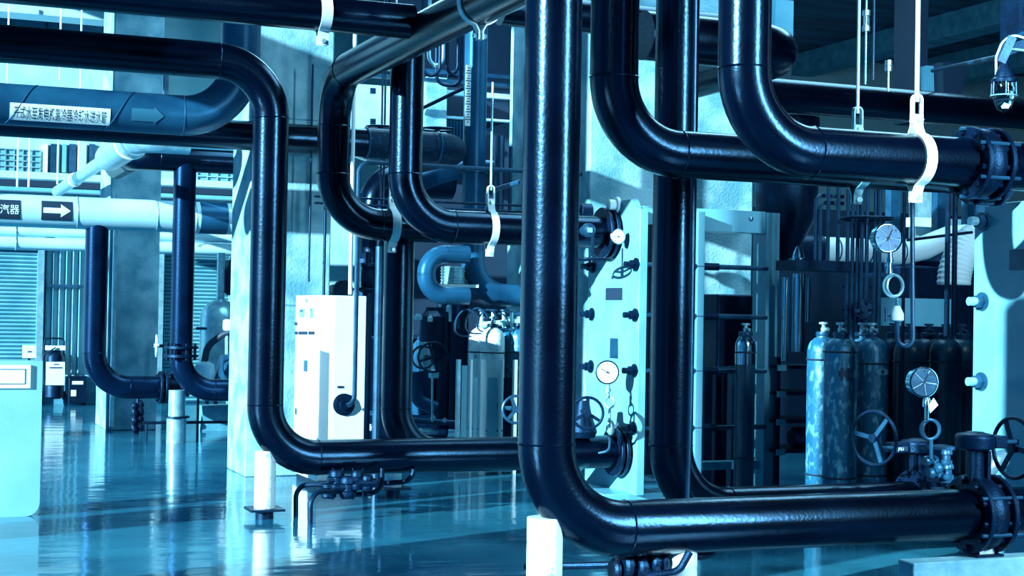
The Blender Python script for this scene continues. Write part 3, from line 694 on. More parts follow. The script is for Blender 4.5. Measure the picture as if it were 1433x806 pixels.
# label strip on the big pipe
Rh = .1725
o, c, W_, H_, up = plate_on(RH, PH_, X, Rh+.001, 12, 151, 152, 175, WHITE, 'label_strip')
vs, fs = text_mesh('开式水至发电机氢冷器冷却水进水管', .10)
x0 = min(v.x for v in vs); x1 = max(v.x for v in vs); y0 = min(v.y for v in vs); y1 = max(v.y for v in vs)
vs2 = [Vector(((v.x-(x0+x1)/2)*(W_*.92)/(x1-x0), (v.y-(y0+y1)/2)*(H_*.72)/(y1-y0), 0)) for v in vs]
MB().add(wrap(vs2, c, X, Rh+.007, up), fs).build('lettering', INK, o)
xa = on(PH_, X, px=180); xb = on(PH_, X, px=225); c = (xa+xb)/2; W_ = (xb-xa).length
vs, fs = arrow_mesh(W_, .15, .36, .3)
MB().add(wrap(vs, c, X, Rh+.004, -.22), fs).build('arrow', mat('arrow_blue', (.02, .13, .22), .5), RH)
for px in (28, 165):
    cc = on(PH_, X, px=px); pts = []
    for k in range(17):
        t = -1.3+2.6*k/16; pts.append(cc+X*(.10*t)+Vector((0, -math.cos(t), math.sin(t)))*(Rh))
    MB().tube(pts, .007, 6).build('weld_seam', LAG, RH)

# tank, pump, rails at left mid
c = PZ(306, 582); c = Vector((c.x, c.y, 0)); 
c = near(308, 21.5)
tk = T('pressure_tank', 'grey domed tank standing left of the pale column', 'tank', c)
zt = on(at(c, 1.6), Z, py=418).z
MB().lathe(c+Z*.35, Z, [(0, .10), (.05, .24), (.12, .28), (zt-.62, .28), (zt-.50, .25), (zt-.40, .16), (zt-.35, .02)], 32).build('shell', GALV, tk)
for sx, sy in ((-1, -1), (1, -1), (0, 1)): MB().beam(c+Vector((sx*.2, sy*.2, 0)), c+Vector((sx*.2, sy*.2, .5)), .05, .05).build('leg', STEEL, tk)
MB().tube(smooth_path([c+Vector((-.35, -.1, zt-.42)), c+Vector((.1, -.3, zt-.42)), c+Vector((.1, -.3, zt-.8))], .1), .02, 8).build('side_tube', STEEL, tk)
MB().cyl(c+Vector((0, 0, zt-.1)), (c.x, c.y, on(at(c, 1.6), Z, py=354).z), .06, n=14).build('top_pipe', GALV, tk)
MB().lathe((c.x+.14, c.y, zt+.05), Z, [(0, .05), (.05, .10), (.35, .10), (.42, .05), (.5, .03)], 16).build('top_valve', DARK, tk)
c = near(300, 19.6); pu = T('pump', 'dark pump with curved hose and white cap below the grey tank', 'pump', c)
def pz(px, py): return P(px, py, 19.6)
MB().lathe(pz(305, 520), X, [(0, .08), (.04, .22), (.16, .26), (.22, .22), (.5, .22), (.56, .1)], 28).build('casing', STEEL, pu)
MB().lathe(pz(298, 540), X, [(0, .04), (.05, .16), (.5, .18)], 24).build('motor', DARK, pu)
MB().lathe(pz(287, 521), Z, [(-.12, .12), (0, .15), (.1, .12), (.14, .05)], 20).build('pump_head', PALE, pu)
MB().tube(smooth_path([pz(286, 508), pz(290, 484), pz(312, 468), pz(330, 462)], .25), .045, 10).build('hose', INK, pu)
MB().mm(pz(312, 463)-Vector((.0, .1, 0)), pz(326, 447)+Vector((.1, .1, 0))).build('filter_cap', WHITE, pu, bevel=.03)
MB().cyl(pz(318, 465), pz(318, 540), .03, n=8).build('riser_tube', GALV, pu)
MB().mm(at(pz(284, 560), 0), at(pz(330, 560), .32)+Y*.5).build('base', CONCD, pu)
g = PZ(276, 617); q = P(276, 560, proj(g)[2])
lr = T('low_rail', 'thin black low rail and upright behind the pale post', 'rail', g)
zr = on(g, Z, py=591).z; MB().tube([on(at(g, zr), X, px=200), on(at(g, zr), X, px=345)], .018, 8).build('rail', DARK, lr); MB().tube([g, at(g, on(g, Z, py=545).z)], .016, 8).build('upright', DARK, lr)
for px in (205, 340): MB().tube([at(on(at(g, zr), X, px=px), 0), on(at(g, zr), X, px=px)], .016, 8).build('upright', DARK, lr)
# valve on the short flanged pipe in front of column 2
c = eN+X*.16; root = T('gate_valve', 'dark gate valve with a pale rim handwheel at the end of the left pipe bend', 'valve', c)
MB().lathe(c-X*.10, X, [(0, .16), (.03, .16), (.04, .12), (.16, .12), (.17, .16), (.20, .16)], 24).build('body', DARK, root)
MB().cyl(c, at(c, on(c, Z, py=470).z), .03, n=10).build('stem', DARK, root)
wq = P(219, 484, proj(c)[2]-.2); handwheel(root, wq, X+Vector((0, -.12, 0)), .13, PALE, 3, .06, DARK, .012)
MB().tube([wq, at(c, wq.z)], .02, 8).build('drive_shaft', DARK, root)
MB().lathe(c-Z*.16, -Z, [(0, .05), (.1, .07), (.2, .05), (.3, .02)], 12).build('drain_cock', DARK, root)
g = PZ(192, 607); root = T('floor_drain_valve', 'small tangled black drain valve hanging by the teal column foot', 'valve', g)
dd = proj(g)[2]
thin('drain_pipe', None, [at(g, 0), at(g, .45)], .02, DARK, parent=root)
for z, r_ in ((.08, .07), (.18, .06), (.28, .07), (.36, .05)): fat(at(g, z), (X+Z*.3), .14, r_).build('valve', DARK, root)
a2 = near(152, 19.45); thin('conduit', 'pale thin conduit down the left column front', [Vector((a2.x+.06, a2.y-.04, 3.0)), Vector((a2.x+.06, a2.y-.04, .05))], .03, GALV)

# ================================================================ plate exchanger behind the nearest pipe
yn = XP.y; yf = on(Vector((XP.x, yn, 1.6)), Y, px=822).y
def exz(py, px=893): return on(Vector((XP.x, yn, 1.6)), Z, py=py).z
ex = T('plate_heat_exchanger', 'pale blue plate heat exchanger between the nearest pipe and the tall straight pipe', 'heat exchanger', (XP.x, yn, 0))
z1 = exz(292); z0 = exz(694)
zl = exz(276); ym = (yn+yf)/2
prof = [Vector((XP.x, yn, z0)), Vector((XP.x, yn, z1)), Vector((XP.x, yn+.12, z1+.01)), Vector((XP.x, yn+.18, zl)), Vector((XP.x, yn+.48, zl)), Vector((XP.x, yn+.58, z1)), Vector((XP.x, yf, z1-.02)), Vector((XP.x, yf, z0))]
MB().prism(prof, (.075, 0, 0)).build('fixed_plate', TEAL, ex, bevel=.006)
xm = on(Vector((XP.x, yn, 1.6)), X, px=975).x; xm2 = on(Vector((XP.x, yn, 1.6)), X, px=985).x
MB().mm((xm, yn, z0+.05), (xm2, yf, z1)).build('movable_plate', TEAL, ex, bevel=.004)
pk = MB(); nn = 46
for k in range(nn):
    x = XP.x+.09+(xm-XP.x-.11)*k/nn; pk.mm((x, yn+.09+(.01 if k % 2 else 0), z0+.16), (x+.007, yf-.09, z1-.12))
tag(pk.build('plate_pack', DARK, ex), kind='stuff')
pc = on(Vector((XP.x, yn+.12, 1.6)), X, px=1067); pc2 = on(pc, X, px=1080)
zcol = exz(291); cy = pc.y
MB().mm((pc.x+.03, cy, 0), (pc.x+.16, cy+.22, zcol+.02)).build('support_column', TEAL, ex, bevel=.003)
MB().mm((XP.x+.07, cy+.02, exz(318)), (pc.x+.03, cy+.18, exz(286))).build('top_beam', TEAL, ex, bevel=.004)
MB().mm((XP.x+.07, cy+.06, exz(664)), (pc.x+.03, cy+.16, exz(652))).build('bottom_beam', TEAL, ex, bevel=.004)
p = P(1053, 299, proj(pc)[2]-.1); MB().sph((pc.x-.12, cy+.015, exz(298)), .022).build('lug_bolt', CHROME, ex)
def nut(r, p, ax, s_=.042, m=DARK, tip=None):
    ax = Vector(ax).normalized()
    o = MB().cyl(p, p+ax*.055, s_, n=6).build('nut', m, r); MB().cyl(p, p+ax*.012, s_*1.35, n=20).build('washer', m, o); MB().cyl(p+ax*.05, p+ax*.11, s_*.62, n=14).build('stud_end', tip or m, o)
for py in (370, 441, 519, 600):
    z = exz(py)
    nut(ex, Vector((XP.x, yn+.055, z)), -X); nut(ex, Vector((XP.x, yf-.10, z)), -X)
    MB().cyl((XP.x+.075, yn-.02+.04, z), (pc.x-.02, yn+.02, z), .021, n=12).build('tie_rod', STEEL, ex)
    MB().cyl((xm2, yn+.02, z), (xm2+.14, yn+.02, z), .035, n=6).build('nut', DARK, ex)
def exP(px, py, off=0): return PX(px, py, XP.x-off)
def exbox(name, m, x0, y0, x1, y1, t=.004):
    p = exP(x0, y0); q = exP(x1, y1); return MB().mm((XP.x-t, p.y, min(p.z, q.z)), (XP.x, q.y, max(p.z, q.z))).build(name, m, ex, bevel=.002)
exbox('data_plate', INK, 848, 403, 871, 420); exbox('caution_plate', STEEL, 854, 473, 865, 502)
q = exP(858, 388); MB().sph(q, .018).build('lug_bolt', CHROME, ex)
MB().lathe(exP(865, 287), -X, [(0, .07), (.03, .07), (.035, .045), (.09, .045), (.1, .03)], 20).build('hinge_roller', WHITE, ex)
MB().lathe(exP(826, 296), -X, [(0, .07), (.1, .07), (.12, .04)], 20).build('hinge_roller', DARK, ex)
# foot pieces
MB().mm((XP.x-.25, yn+.1, 0), (XP.x+.3, yf-.1, .12)).build('skid', TEAL, ex, bevel=.01)
# frame post and beam beyond, low right of the movable plate
q = near(1002, 13.4)
fr = T('pipe_stand', 'blue-grey steel frame with a cut-out behind the heat exchanger rods', 'frame', q)
for px in (990, 1028):
    c = on(Vector((q.x, q.y, 1.6)), X, px=px); MB().mm((c.x-.04, c.y-.04, 0), (c.x+.04, c.y+.04, P(px, 512, 13.5).z)).build('upright', STEEL, fr)
c = on(Vector((q.x, q.y, 1.6)), X, px=985); c2 = on(Vector((q.x, q.y, 1.6)), X, px=1034); zz = P(1010, 513, 13.5).z
MB().mm((c.x, c.y-.05, zz-.05), (c2.x, c2.y+.05, zz)).build('cross_bar', STEEL, fr)
# gauges, wheels on its connections
cg = onrun(VC, zC, 848)-Y*.05
vg = T('pressure_gauge', 'small round white gauge on the upper flanged pipe end', 'gauge', cg)
gp = P(865, 331, proj(cg)[2]-.28); gauge(vg, gp, Vector((-.1, -1, 0)), .062, .04, ang=3.1); MB().cyl(gp+Y*.03, gp+Y*.17, .012, n=8).build('stem', DARK, vg)
vg = T('thermometer_boss', 'dark round boss left of the small white gauge', 'fitting', P(826, 322, 12.8))
gp = P(826, 322, 12.62); MB().lathe(gp+Y*.16, -Y, [(0, .04), (.1, .045), (.11, .06), (.14, .06), (.15, .04)], 20).build('boss', STEEL, vg); MB().mm(gp+Vector((-.02, -.002, -.02)), gp+Vector((.02, .012, .02))).build('plug', GALV, vg)
root = T('isolating_valve', 'flat dark handwheel seen edge-on below the small white gauge', 'valve', P(835, 345, 12.7))
c = P(829, 363, 12.55); handwheel(root, c, Z, .16, DARK, 3, .05); MB().cyl(c, c+Z*.2, .014, n=8).build('stem', DARK, root)
root = T('isolating_valve', 'dark three-spoke handwheel beside the round dial gauge', 'valve', P(822, 578, 12.3))
c = P(822, 578, 12.15); handwheel(root, c, Vector((-.35, -1, .0)), .125, DARK, 3, .07, a0=.5); MB().cyl(c, c+Vector((.1, .35, 0)), .018, n=8).build('stem', DARK, root); MB().lathe(c+Vector((.1, .3, -.22)), Z, [(0, .1), (.05, .12), (.2, .07), (.3, .05)], 16).build('bonnet', DARK, root)
root = T('isolating_valve', 'blue-grey handwheel half hidden behind the nearest pipe at left', 'valve', P(722, 573, 13.0))
c = P(722, 573, 13.0); handwheel(root, c, Vector((-.2, -1, .0)), .115, STEEL, 3, .06, a0=.9); MB().cyl(c, c+Y*.3, .018, n=8).build('stem', STEEL, root)
# dial gauge with siphon above the lower connection
dG = proj(eB)[2]-.30
gp = P(850, 521, dG); root = T('pressure_gauge', 'large white dial gauge on a twisted siphon above the lower flange', 'gauge', at(gp, zB2+.13))
gauge(root, gp, Vector((-.25, -1, 0)), .093, .05, case=DARK, ang=2.65, ticks=11)
MB().lathe(P(851, 538, dG), -Z, [(0, .016), (.03, .016), (.032, .024), (.06, .024), (.062, .014), (.1, .014)], 12).build('stem', GALV, root)
MB().torus(P(853, 563, dG), Vector((-.9, -.5, 0)), .045, .010, 24, 8).build('siphon_coil', GALV, root)
MB().torus(P(851, 553, dG), Vector((.9, -.5, 0)), .022, .008, 20, 8).build('siphon_coil', GALV, root)
MB().cyl(P(853, 570, dG), P(853, 590, dG), .012, n=8).build('siphon_tube', GALV, root)
MB().lathe(P(854, 588, dG), -Z, [(0, .02), (.03, .035), (.09, .035), (.12, .02)], 12).build('needle_valve', GALV, root)
MB().beam(P(856, 602, dG), P(865, 592, dG), .012, .02).build('valve_lever', WHITE, root)
MB().tube(smooth_path([P(854, 604, dG), P(853, 631, dG), P(838, 634, dG+.05)], .06), .011, 8).build('siphon_tube', STEEL, root)

# ================================================================ second exchanger at right edge
X2 = near(1362, 9.9)
yf2 = X2.y; yn2 = yf2-1.05
e2x = T('plate_heat_exchanger', 'pale blue exchanger end plate with three big bolts at the right edge', 'heat exchanger', (X2.x, yn2, 0))
zt2 = on(at(X2, 1.6), Z, py=287).z
prof = [Vector((X2.x, yn2, .05)), Vector((X2.x, yn2, zt2)), Vector((X2.x, yf2-.25, zt2)), Vector((X2.x, yf2, zt2-.02)), Vector((X2.x, yf2, .05))]
MB().prism(prof, (.08, 0, 0)).build('fixed_plate', TEAL, e2x, bevel=.006)
pk = MB()
for k in range(40): pk.mm((X2.x+.10+k*.03, yn2+.1, .3), (X2.x+.11+k*.03, yf2-.1, zt2-.15))
tag(pk.build('plate_pack', DARK, e2x), kind='stuff')
MB().mm((X2.x-.1, yn2, 0), (X2.x+1.3, yf2, .05)).build('skid', STEEL, e2x)
for py in (311, 422, 533):
    z = on(at(X2, 1.6), Z, py=py).z
    for yy in (yf2-.09, yn2+.09): nut(e2x, Vector((X2.x, yy, z)), -X, .045, STEEL, GALV)
q = PX(1422, 367, X2.x); MB().mm((X2.x-.004, q.y-.2, q.z-.05), (X2.x, q.y+.06, q.z+.08)).build('data_plate', STEEL, e2x)
tg = P(1372, 288, 9.5); root = T('wire_tag', 'small mesh tag hanging by wire at the top of the right exchanger plate', 'tag', tg)
MB().prism([tg+Vector((-.035, 0, -.04)), tg+Vector((.035, 0, -.04)), tg+Vector((.035, 0, .02)), tg+Vector((0, 0, .05)), tg+Vector((-.035, 0, .02))], (0, .004, 0)).build('tag_plate', STEEL, root)
MB().tube([tg+Z*.05, tg+Z*.14], .003, 6).build('wire', GALV, root)

# ================================================================ gas cylinders
def bottle_bm(H_=1.36, r_=.115):
    return MB().lathe((0, 0, 0), Z, [(0, r_*.9), (.02, r_), (H_-.22, r_), (H_-.15, r_*.95), (H_-.09, r_*.80), (H_-.04, r_*.55), (H_-.01, r_*.36), (H_, r_*.34)], 28)
def bottle(name, lab, c, m, collar=WHITE, group=None, cap=False, H_=1.36, vm=GALV, band_z=1.12, r_=.122):
    r = T(name, lab, 'gas cylinder', (c.x, c.y, 0), group); o = Vector((c.x, c.y, 0))
    MB().lathe(o, Z, [(0, r_*.9), (.02, r_), (H_-.13, r_)]+[(H_-.13+.115*math.sin(k*.26), r_*max(.42, math.cos(k*.26)**.8)) for k in range(1, 6)]+[(H_, r_*.40)], 28).build('body', m, r)
    MB().lathe(o+Z*(H_-.012), Z, [(0, .056), (.012, .06), (.03, .058), (.035, .045)], 20).build('neck_ring', STEEL, r)
    v = MB().lathe(o+Z*(H_+.02), Z, [(0, .022), (.03, .022), (.035, .016), (.06, .016)], 12); v.cyl(o+Z*(H_+.04)-Y*.06, o+Z*(H_+.04)+Y*.02, .014, n=8)
    vo = v.build('valve', vm, r); MB().lathe(o+Z*(H_+.075), Z, [(0, .012), (.002, .036), (.018, .036), (.02, .01)], 12).build('hand_knob', vm, vo)
    for z in (band_z, .42): MB().torus(o+Z*z, Z, r_+.001, .008, 28, 6).build('band', INK, r)
    return r
row0 = near(1151, 11.5)
def rowp(px, dy=0.0): c = on(at(row0, 1.6)+Y*dy, X, px=px); return Vector((c.x, c.y, 0))
H1 = on(at(row0, 1.6), Z, py=468).z
bb = []
bb.append(bottle('gas_cylinder', 'pale worn gas cylinder, leftmost of the right-hand row', rowp(1153), BOTTLE, H_=H1, band_z=P(1150, 503, 11.5).z))
b2 = bottle('gas_cylinder', 'worn gas cylinder with dark painted marks, second in the right-hand row', rowp(1177, -.22), BOTTLE, H_=H1, band_z=P(1180, 492, 11.35).z)
# painted marks
rp = rowp(1177, -.22)
for dx, lst in ((-.55, ((0, 0, .02, .09), (.025, .02, .015, .05), (-.02, .03, .012, .04))), (-.12, ((0, 0, .02, .09), (.02, .0, .03, .016), (.02, .06, .02, .018), (-.02, .03, .012, .05)))):
    for (u, z, w_, h_) in lst:
        aa = dx*.9+u/.122; p = rp+Vector((math.sin(aa)*.124, -math.cos(aa)*.124, P(1170, 531, 11.3).z+z)); MB().box(p+Z*h_/2, w_, .003, h_, rz=aa).build('painted_mark', INK, b2)
bottle('gas_cylinder', 'gas cylinder mostly hidden behind the marked one', rowp(1207, .16), BOTTLE, H_=H1, band_z=1.1)
b4 = bottle('gas_cylinder', 'blue gas cylinder with a pale diamond sticker and handwheel in front', rowp(1221, -.12), BOTTLE, H_=H1, band_z=P(1218, 508, 11.6).z)
rp = rowp(1221, -.12); zq = P(1218, 519, 11.6).z
MB().prism([rp+Vector((-.055+.0, -.126, zq)), rp+Vector((-.035, -.129, zq-.022)), rp+Vector((.045, -.129, zq-.022)), rp+Vector((.065, -.126, zq)), rp+Vector((.045, -.129, zq+.022)), rp+Vector((-.035, -.129, zq+.022))], (0, .02, 0)).build('sticker', TEAL, b4)
MB().prism([rp+Vector((-.012, -.1315, zq)), rp+Vector((.005, -.1315, zq-.018)), rp+Vector((.022, -.1315, zq)), rp+Vector((.005, -.1315, zq+.018))], (0, .002, 0)).build('sticker_diamond', INK, b4)
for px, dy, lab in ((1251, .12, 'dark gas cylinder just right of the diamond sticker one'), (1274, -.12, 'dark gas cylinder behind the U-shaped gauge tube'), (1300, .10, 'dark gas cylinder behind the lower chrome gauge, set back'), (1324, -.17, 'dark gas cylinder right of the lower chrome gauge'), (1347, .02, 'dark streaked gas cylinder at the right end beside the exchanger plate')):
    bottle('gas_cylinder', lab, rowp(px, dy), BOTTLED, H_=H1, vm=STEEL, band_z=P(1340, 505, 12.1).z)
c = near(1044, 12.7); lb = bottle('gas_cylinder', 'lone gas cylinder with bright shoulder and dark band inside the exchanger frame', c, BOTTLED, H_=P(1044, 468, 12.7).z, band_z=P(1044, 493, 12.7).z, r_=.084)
MB().lathe(at(c, P(1044, 510, 12.7).z), Z, [(0, .0855), (.10, .0855)]+[(.16+.022*k, .0855*math.cos(k*.25)) for k in range(0, 6)], 28).build('shoulder_cap', CHROME, lb)
q = near(1004, 13.75); tag(MB().mm((q.x, q.y, 0), (q.x+.42, q.y+.35, P(1020, 412, 13.9).z)).build('dark_cubicle', DARK, loc=q, bevel=.02), 'dark cubicle behind the tie rods of the exchanger', 'cubicle')
# left bank behind the rack
c0 = near(674, 15.4)
for px, dy, m_, lab in ((674, 0, WORN, 'white gas cylinder, leftmost behind the rack'), (690, -.22, WORN, 'white gas cylinder, second behind the rack'), (710, .05, BOTTLE, 'blue-grey gas cylinder, third behind the rack'), (728, -.18, BOTTLE, 'blue-grey gas cylinder half hidden by the nearest pipe')):
    c = on(at(c0, 1.6)+Y*dy, X, px=px); bottle('gas_cylinder', lab, c, m_, H_=P(px, 456, 15.4).z, band_z=P(px, 493, 15.3).z)
rk0 = near(642, 14.9); rk = T('cylinder_rack', 'low rack of white posts and blue panels in front of the white cylinders', 'rack', rk0)
def rkx(px): return on(at(rk0, 1.6), X, px=px)
zt = P(670, 503, 15.0).z
for x0, x1, m_ in ((640.5, 645, GALV), (658.5, 661.5, WHITE), (673, 681, WHITE), (700.5, 703, WHITE), (720, 724, WHITE)):
    p = rkx(x0); q = rkx(x1); MB().mm((p.x, p.y-.03, 0), (q.x, p.y+.02, zt)).build('post', m_, rk)
for x0, x1 in ((645, 658), (662, 673), (682, 700), (704, 720)):
    p = rkx(x0); q = rkx(x1); MB().mm((p.x+.02, p.y-.005, .05), (q.x-.02, p.y+.005, zt-.06 if x0 == 645 else .95)).build('panel', TEAL if x0 != 704 else DARK, rk)
MB().mm((rkx(641).x, rk0.y-.02, .02), (rkx(724).x, rk0.y+.02, .08)).build('bottom_rail', GALV, rk)
# manifold, hoses
mp = P(690, 448, 15.2); mf = T('gas_manifold', 'tangle of thin hoses and pale manifold over the white cylinders', 'manifold', mp)
MB().tube([P(672, 455, 15.3), P(730, 449, 15.4)], .03, 12).build('manifold_bar', PALE, mf); MB().tube([P(668, 441, 15.5), P(730, 440, 15.6)], .022, 10).build('manifold_bar', STEEL, mf)
for k, (px, py, rx) in enumerate(((654, 455, .17), (668, 452, .16), (683, 452, .14), (700, 455, .12))):
    pts = [P(px+18*math.cos(t)*(rx/.17), py+19*math.sin(t)*(rx/.17)+3*math.cos(2*t), 15.0+.1*math.sin(t)+.05*k) for t in [(-.2-2.9*PI/2*j/18)-.3 for j in range(19)]]
    MB().tube(pts, .009, 8).build('hose', STEEL, mf)
for px in (674, 690, 705, 716): MB().lathe(P(px, 436, 15.35), Z, [(-.06, .012), (0, .012), (.005, .04), (.02, .04), (.025, .01)], 12).build('hand_knob', STEEL, mf); MB().cyl(P(px, 437, 15.35), P(px, 458, 15.35), .018, n=8).build('branch', PALE, mf)

# ================================================================ right hand gauges
def rgauge(lab, px, py, d, ringpy, loc):
    gp = P(px, py, d); root = T('pressure_gauge', lab, 'gauge', loc)
    gauge(root, gp, Vector((-.22, -1, 0)), .098*d/10.2, .09, STEEL, CHROME, ang=1.1, ticks=7)
    for k in range(5):
        a_ = 2*PI*k/5+.5; ax, u, v = frame(Vector((-.22, -1, 0))); MB().beam(gp+ax*.004, gp+ax*.004+(u*math.cos(a_)+v*math.sin(a_))*.085, .003, .002, up=ax).build('dial_line', PALE, root)  # pale spokes imitate star-shaped reflections in the gauge glass
    return root, gp
root, gp = rgauge('upper chrome gauge with a round siphon ring and U-tube below', 1243, 333, 9.6, 400, P(1277, 283, 9.6))
dg_ = 9.6
MB().lathe(P(1245, 354, dg_), -Z, [(0, .02), (.03, .02), (.032, .028), (.06, .028), (.062, .014), (.10, .014), (.102, .02), (.13, .02)], 12).build('stem', CHROME, root)
MB().torus(P(1250, 400, dg_), Vector((-.1, -1, 0)), .070, .009, 32, 8).build('siphon_ring', GALV, root); MB().torus(P(1252, 400, dg_+.03), Vector((.15, -1, 0)), .066, .009, 32, 8).build('siphon_ring', GALV, root)
MB().tube([P(1254, 417, dg_), P(1255, 430, dg_)], .012, 8).build('siphon_tube', CHROME, root)
MB().lathe(P(1255, 428, dg_), -Z, [(0, .02), (.02, .03), (.05, .045), (.09, .045), (.10, .03)], 14).build('needle_valve', WHITE, root)
MB().tube([P(1240, 430, dg_), P(1240, 450, dg_)], .010, 8).build('valve_lever', STEEL, root); MB().tube([P(1240, 442, dg_), P(1255, 440, dg_)], .008, 8).build('valve_stem', STEEL, root)
MB().tube(smooth_path([P(1255, 445, dg_), P(1256, 484, dg_), P(1277.5, 484, dg_), P(1276.5, 276, dg_)], .052, 8), .015, 10).build('siphon_tube', STEEL, root)
root, gp = rgauge('lower chrome gauge with a white diamond tag in front of dark cylinders', 1293, 535, 9.7, 600, e4+Z*.14)
dl = 9.7
MB().lathe(P(1297, 556, dl), -Z, [(0, .02), (.03, .028), (.06, .028), (.062, .014), (.14, .014)], 12).build('stem', CHROME, root)
q = P(1303, 568, dl-.03); MB().prism([q+Vector((-.005, 0, -.045)), q+Vector((.055, 0, .005)), q+Vector((.02, 0, .05)), q+Vector((-.02, 0, 0))], (0, .003, 0)).build('diamond_tag', WHITE, root)
for k in (0, 1): MB().torus(P(1301+2*k, 601, dl+.04*k), Vector((-.3+.2*k, -1, 0)), .062, .010, 30, 8).build('siphon_ring', STEEL, root)
MB().tube([P(1303, 615, dl), P(1303, 640, dl), P(1290, 670, dl+.2)], .012, 8).build('siphon_tube', STEEL, root)
# little valve set right of gear box
root = T('valve_set', 'cluster of small steel valves between the two gearboxes', 'valve', P(1315, 665, 9.9))
MB().lathe(P(1317, 622, 9.9), -Z, [(0, .03), (.01, .09), (.03, .09), (.035, .06), (.2, .06), (.21, .09), (.24, .09)], 18).build('body', STEEL, root)
for px, py, a_ in ((1302, 645, X), (1318, 655, X), (1325, 640, Z), (1308, 662, X), (1327, 660, Z)): fat(P(px, py, 9.75), a_, .10, .035).build('valve', STEEL, root)
MB().cyl(P(1322, 680, 9.9), P(1322, 660, 9.9), .03, n=10).build('stem', DARK, root)
p = P(1390, 650, 8.75); root = T('steel_elbow', 'short bright elbow fitting under the right handwheel', 'fitting', p)
MB().tube(smooth_path([P(1378, 664, 8.8), P(1388, 645, 8.8), P(1402, 642, 8.85)], .1), .055, 14).build('elbow', GALV, root); MB().cyl(P(1376, 668, 8.8), P(1380, 660, 8.8), .07, n=6).build('nut', GALV, root)

# ================================================================ upper right pipes, ceiling clutter
PT = P(950, 36, 12.6); pipe_run('process_pipe', 'black pipe passing behind the vertical pipes near the top', [on(PT, X, px=700), on(PT, X, px=1001)], .27)
P2_ = P(1095, 68, 10.6); c2 = on(P2_, X, px=1100); pipe_run('process_pipe', 'fat black pipe end bending away under the ceiling right of the rightmost drop', [on(P2_, X, px=900), on(P2_, X, px=1110), on(P2_, X, px=1110)+Y*1.4], .33, .34)
PU = P(1260, 147, 12.8); pipe_run('process_pipe', 'long level black pipe under the ceiling at upper right', [on(PU, X, px=1050), on(PU, X, px=1500)], .273)
q = P(988, 70, 16.5); tag(MB().mm((q.x-.08, q.y-1.2, q.z-.1), (q.x+.08, q.y+4, q.z+.1)).build('roof_beam', WHITE, loc=q), 'short bright roof beam behind the top black pipe', 'beam')
q = P(1085, 35, 14.5); tag(MB().mm((q.x, q.y, q.z-.2), (q.x+.2, q.y+.2, q.z+.25)).build('duct_end', TEAL, loc=q), 'pale box end under the ceiling beside the rightmost drop', 'duct')
# lamp
L0 = P(1405, 118, 9.2); lp = T('explosion_proof_lamp', 'caged glass lamp on a bracket at the top right', 'lamp', L0)
MB().lathe(L0+Z*.02, -Z, [(0, .062), (.06, .070), (.12, .062), (.17, .04), (.19, .005)], 24).build('glass_globe', GLASS, lp)
MB().lathe(L0+Z*.01, Z, [(0, .075), (.02, .078), (.03, .06), (.07, .05), (.10, .03), (.14, .02)], 24).build('lamp_body', DARK, lp)
MB().lathe(L0-Z*.02, Z, [(0, .012), (.02, .018), (-.005+.06, .012)], 10).build('bulb', WHITE, lp)
for k in range(6):
    a_ = k*PI/3; MB().tube([L0+Vector((.075*math.cos(a_), .075*math.sin(a_), .01)), L0+Vector((.078*math.cos(a_), .078*math.sin(a_), -.07))], .004, 6).build('cage_bar', STEEL, lp)
MB().torus(L0-Z*.07, Z, .078, .004, 28, 6).build('cage_ring', GALV, lp)
MB().tube(smooth_path([L0+Z*.13, L0+Vector((.03, 0, .25)), L0+Vector((.14, .0, .32))], .06), .016, 8).build('bracket_arm', STEEL, lp)
MB().beam(P(1400, 88, 9.2), P(1416, 52, 9.2), .05, .05).build('bracket', STEEL, lp); MB().beam(P(1408, 72, 9.25), P(1440, 60, 9.25), .08, .06).build('bracket', DARK, lp)
MB().tube(smooth_path([P(1394, 122, 9.2), P(1394, 80, 9.2), P(1402, 60, 9.2), P(1416, 48, 9.2), P(1440, 55, 9.2)], .08), .007, 8).build('cable', PALE, lp)
MB().tube([P(1400, 80, 9.2), P(1412, 68, 9.2), P(1445, 72, 9.2)], .008, 8).build('cable', GALV, lp)
MB().mm(P(1425, 60, 9.25), at(P(1445, 20, 9.5), ZC)).build('mount', DARK, lp)
# conduit from beam to lamp
thin('conduit', 'pale conduit rising toward the caged lamp', [P(1305, 99, 14.0), P(1398, 80, 9.4)], .018, STEEL)

# ================================================================ right background
def rbeam(name, m, px0, px1, py, d, hh, ww, lab, cat='beam', pref=None): return xbeam(name, m, px0, px1, py, d, hh, ww, lab, cat, pref=pref)
rbeam('shelf_beam', DARK, 1100, 1222, 373, 12.25, .08, .30, 'dark steel shelf beam under the bank of thin pipes')
tp = [(1141, 273, 1), (1147, 283, 1), (1158, 279, 0), (1172, 275, 0), (1183, 300, 0), (1190, 300, 0), (1197, 305, 0), (1203, 300, 0), (1210, 290, 0), (1222, 262, 0), (1228, 300, 0)]
ords = 'first second third fourth fifth sixth seventh eighth ninth tenth eleventh'.split()
for k, (px, py, bend) in enumerate(tp):
    d = 12.3-.03*k; lo = P(px, 372 if k < 4 else 560, d)
    pts = [lo, P(px, py, d)]
    if bend: pts.append(on(P(px, py, d), X, px=px+30))
    else: pts.append(P(px, py-20, d))
    pts = [lo, at(lo, P(px, py, d).z)]+([on(at(lo, P(px, py, d).z), X, px=1180)] if bend else [at(lo, P(px, 240, d).z)])
    thin('instrument_pipe', 'thin dark upright pipe above the gas cylinders, %s from the left' % ords[k], pts, .016, STEEL, rb=.06, group='thin upright pipes above the gas cylinders')
